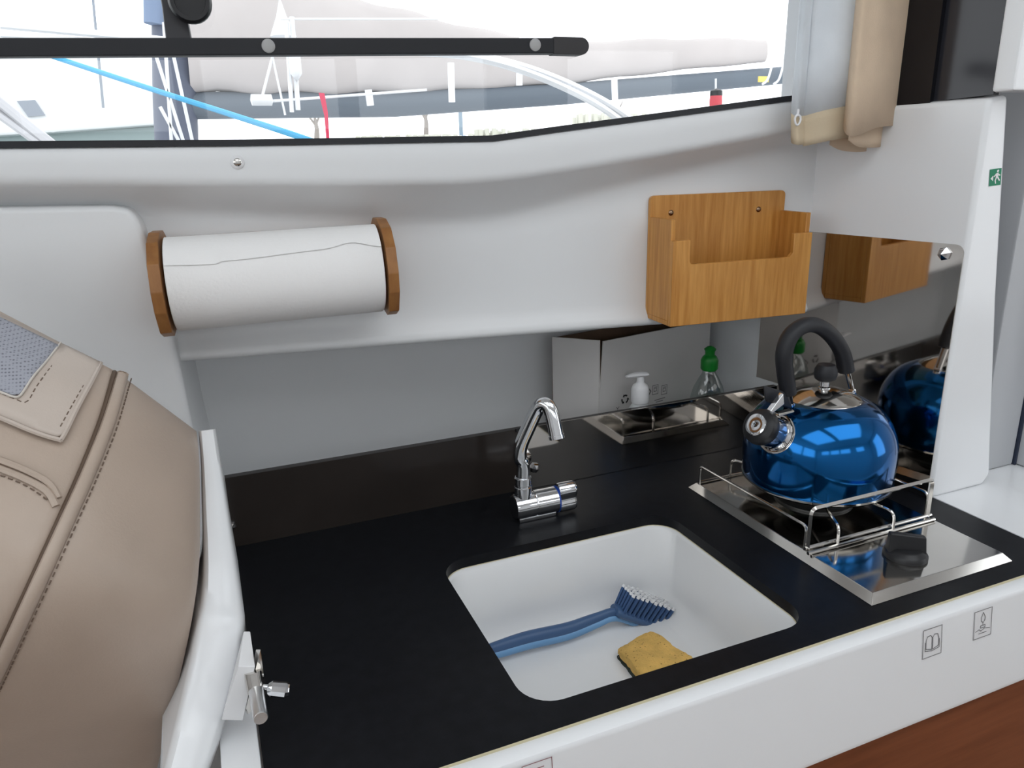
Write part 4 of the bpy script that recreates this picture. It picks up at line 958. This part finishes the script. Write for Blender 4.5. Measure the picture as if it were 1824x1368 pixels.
obj('pulley_block', lathe([(0.0, -0.06), (0.022, -0.03), (0.022, 0.03), (0.0, 0.06)], out(526, 115, 3.03), (0, 0, 1), 10), ROPE, sb_)
obj('spinnaker_fitting', lathe([(0.0, -0.06), (0.05, -0.04), (0.02, 0.03), (0.0, 0.10)], out(503, 45, 3.2), (0, 0, 1), 10), ROPE, sb_)
for a, c_ in (((656, 160), (660, 188)), ((803, 112), (805, 182)), ((925, 130), (925, 152)), ((1094, 138), (1096, 190))):
    obj('cover_strap', tube([out(*a, 3.25), out(*c_, 3.25)], 0.015, 8), ROPE, sb_)
for off in (0, 22):
    pts = [out(740 + off, 92, 2.9), out(830 + off, 100, 2.85), out(920 + off, 122, 2.8), out(1010 + off, 158, 2.75), out(1085 + off, 200, 2.7), out(1160 + off, 260, 2.7)]
    obj('arch_tube', tube(smoothpath(pts, 6), 0.014, 8), mat('bright_tube', (0.70, 0.71, 0.73), 0.3, 0.4), sb_)
for y0 in (0, 24):
    obj('stay_tube', tube([out(-40, 150 + y0, 2.9), out(110, 272 + y0 * 0.4, 2.6)], 0.016, 8), mat('grey_tube', (0.42, 0.42, 0.44), 0.35, 0.5), sb_)
for px in (1378, 1398):
    obj('stern_line', tube(smoothpath([out(px + 12, 60, 3.1), out(px, 105, 3.1), out(px - 10, 140, 3.1), out(px - 20, 150, 3.1)], 5), 0.006, 6), ROPE, sb_)
obj('mooring_line', tube(smoothpath([out(80, 96, 2.4), out(280, 162, 2.35), out(430, 210, 2.3), out(585, 262, 2.25), out(900, 380, 2.2)], 5), [0.006 + 0.0002 * k for k in range(21)], 8), mat('blue_rope', (0.10, 0.45, 0.75), 0.7), sb_)['label'] = 'bright blue rope'
rb_ = [out(568, 165, 3.0), out(578, 166, 3.0), out(584, 200, 3.0), out(590, 300, 3.0), out(586, 300, 3.0), out(578, 205, 3.0)]
tag(obj('ribbon', prism(rb_, (0, 0.006, 0)), mat('red_ribbon', (0.62, 0.03, 0.09), 0.7)), 'red ribbon hanging from the yacht boom', 'ribbon')
fe = thing('fender', out(1275, 190, 3.1), 'small red and black fender hanging beyond the window', 'fender')
obj('body', lathe([(0.0, -0.075), (0.026, -0.06), (0.03, 0.0), (0.028, 0.03)], out(1275, 182, 3.1), (0, 0, 1), 16), mat('red_plastic', (0.55, 0.06, 0.08), 0.5), fe)
obj('cap', lathe([(0.029, 0.028), (0.028, 0.05), (0.0, 0.062)], out(1275, 182, 3.1), (0, 0, 1), 16), BLACKP, fe)
obj('lanyard', tube([out(1275, 165, 3.1), out(1275, 140, 3.1)], 0.005, 6), ROPE, fe)
tag(obj('tag_plate', box(tuple(out(1352, 146, 3.3)), tuple(out(1370, 136, 3.3) + Vector((0, 0.01, 0)))), mat('yellow_plastic', (0.75, 0.6, 0.15), 0.5)), 'small yellow plate under the end of the boom', 'plate')
# motor boat behind on the left
mb = thing('motor_boat', out(100, 280, 7.5), 'white motor boat moored behind the yacht mast', 'boat')
q0 = [out(-500, 285, 7), out(300, 285, 7), out(300, 224, 7), out(95, 238, 7), out(-500, 275, 7)]
obj('lower_hull', prism(q0, (0.0, 2.0, 0)), mat('hull_green_grey', (0.34, 0.42, 0.42), 0.4), mb)
q1 = [out(-500, 275, 6.9), out(95, 237, 6.9), out(300, 222, 6.9), out(300, 100, 6.9), out(180, 92, 6.9), out(-500, 92, 6.9)]
obj('topsides', prism(q1, (0.0, 2.2, 0), bev=0.03), HULL, mb)
obj('side_window', prism([out(30, 180, 6.88), out(62, 178, 6.88), out(80, 205, 6.88), out(50, 208, 6.88)], (0, 0.03, 0)), mat('boat_window', (0.25, 0.28, 0.33), 0.2), mb)
obj('aerial', tube([out(160, -60, 6.8), out(184, 192, 6.8)], 0.009, 6), mat('grey_aerial', (0.28, 0.31, 0.36), 0.6), mb)
# water, shore, trees, posts
tag(obj('water', box((-60, 2.0, -0.80), (90, 46, -0.75)), mat('harbour_water', (0.22, 0.27, 0.27), 0.12, bump=0.2, bscale=2)), 'grey-green harbour water', kind='structure')
tag(obj('shore_bank', box((-70, 45, -1.0), (130, 60, 1.3)), mat('pale_grass', (0.50, 0.50, 0.38), 0.9, noise=0.15, nscale=0.6)), 'pale grassy bank across the water', kind='structure')
hedge = NB()
for k in range(400):
    px = 640 + 440 * random.random(); yy = 47.4 + random.random()
    a = ony(px, 300, yy); h_ = random.uniform(0.25, 0.8) * (1.2 if 850 < px < 960 else 0.8)
    box((a.x - 0.12, yy, 1.3), (a.x + 0.12, yy + 0.2, 1.3 + h_), hedge)
for k in range(250):
    px = 1020 + 420 * random.random(); yy = 53 + 1.2 * random.random(); a = ony(px, 300, yy); h_ = random.uniform(0.8, 2.2)
    box((a.x - 0.14, yy, 1.3), (a.x + 0.14, yy + 0.2, 1.3 + h_), hedge)
tag(obj('reeds', hedge, mat('pale_reeds', (0.62, 0.62, 0.56), 0.9)), 'pale reeds along the far bank', 'reeds', kind='stuff')
TR = mat('bark', (0.30, 0.27, 0.26), 0.9)
for px, top, lab in ((568, 196, 'thin bare tree behind the red ribbon on the far bank'), (761, 180, 'thin bare forked tree standing alone on the far bank'), (1095, 180, 'thin bare tree on the far bank below the end of the cover')):
    a = ony(px, 300, 50); zt2 = ony(px, top, 50).z; base = Vector((a.x, 50, 1.3)); h_ = zt2 - 1.3
    t_ = thing('bare_tree', base, lab, 'tree', 'bare trees on the far bank')
    obj('trunk', tube([base, base + Vector((0.1, 0, h_ * 0.5)), base + Vector((0, 0, h_))], [0.20, 0.14, 0.05], 7), TR, t_)
    for s in (-1, 1): obj('branch', tube([base + Vector((0.05, 0, h_ * 0.6)), base + Vector((0.35 * s, 0, h_ * 0.85)), base + Vector((0.6 * s, 0, h_ * 1.02))], [0.08, 0.06, 0.02], 5), TR, t_)
a = ony(824, 300, 50); zt2 = ony(823, 176, 50).z
lp_ = thing('lamp_post', (a.x, 50, 1.3), 'blue-grey lamp post on the far bank', 'post')
obj('pole', tube([(a.x, 50, 1.3), (a.x, 50, zt2)], 0.14, 8), mat('post_blue', (0.25, 0.33, 0.42), 0.5), lp_)
obj('foot', box((a.x - 0.3, 49.7, 1.3), (a.x + 0.3, 50.3, 1.9), bev=0.08), mat('post_blue', (0.25, 0.33, 0.42), 0.5), lp_)
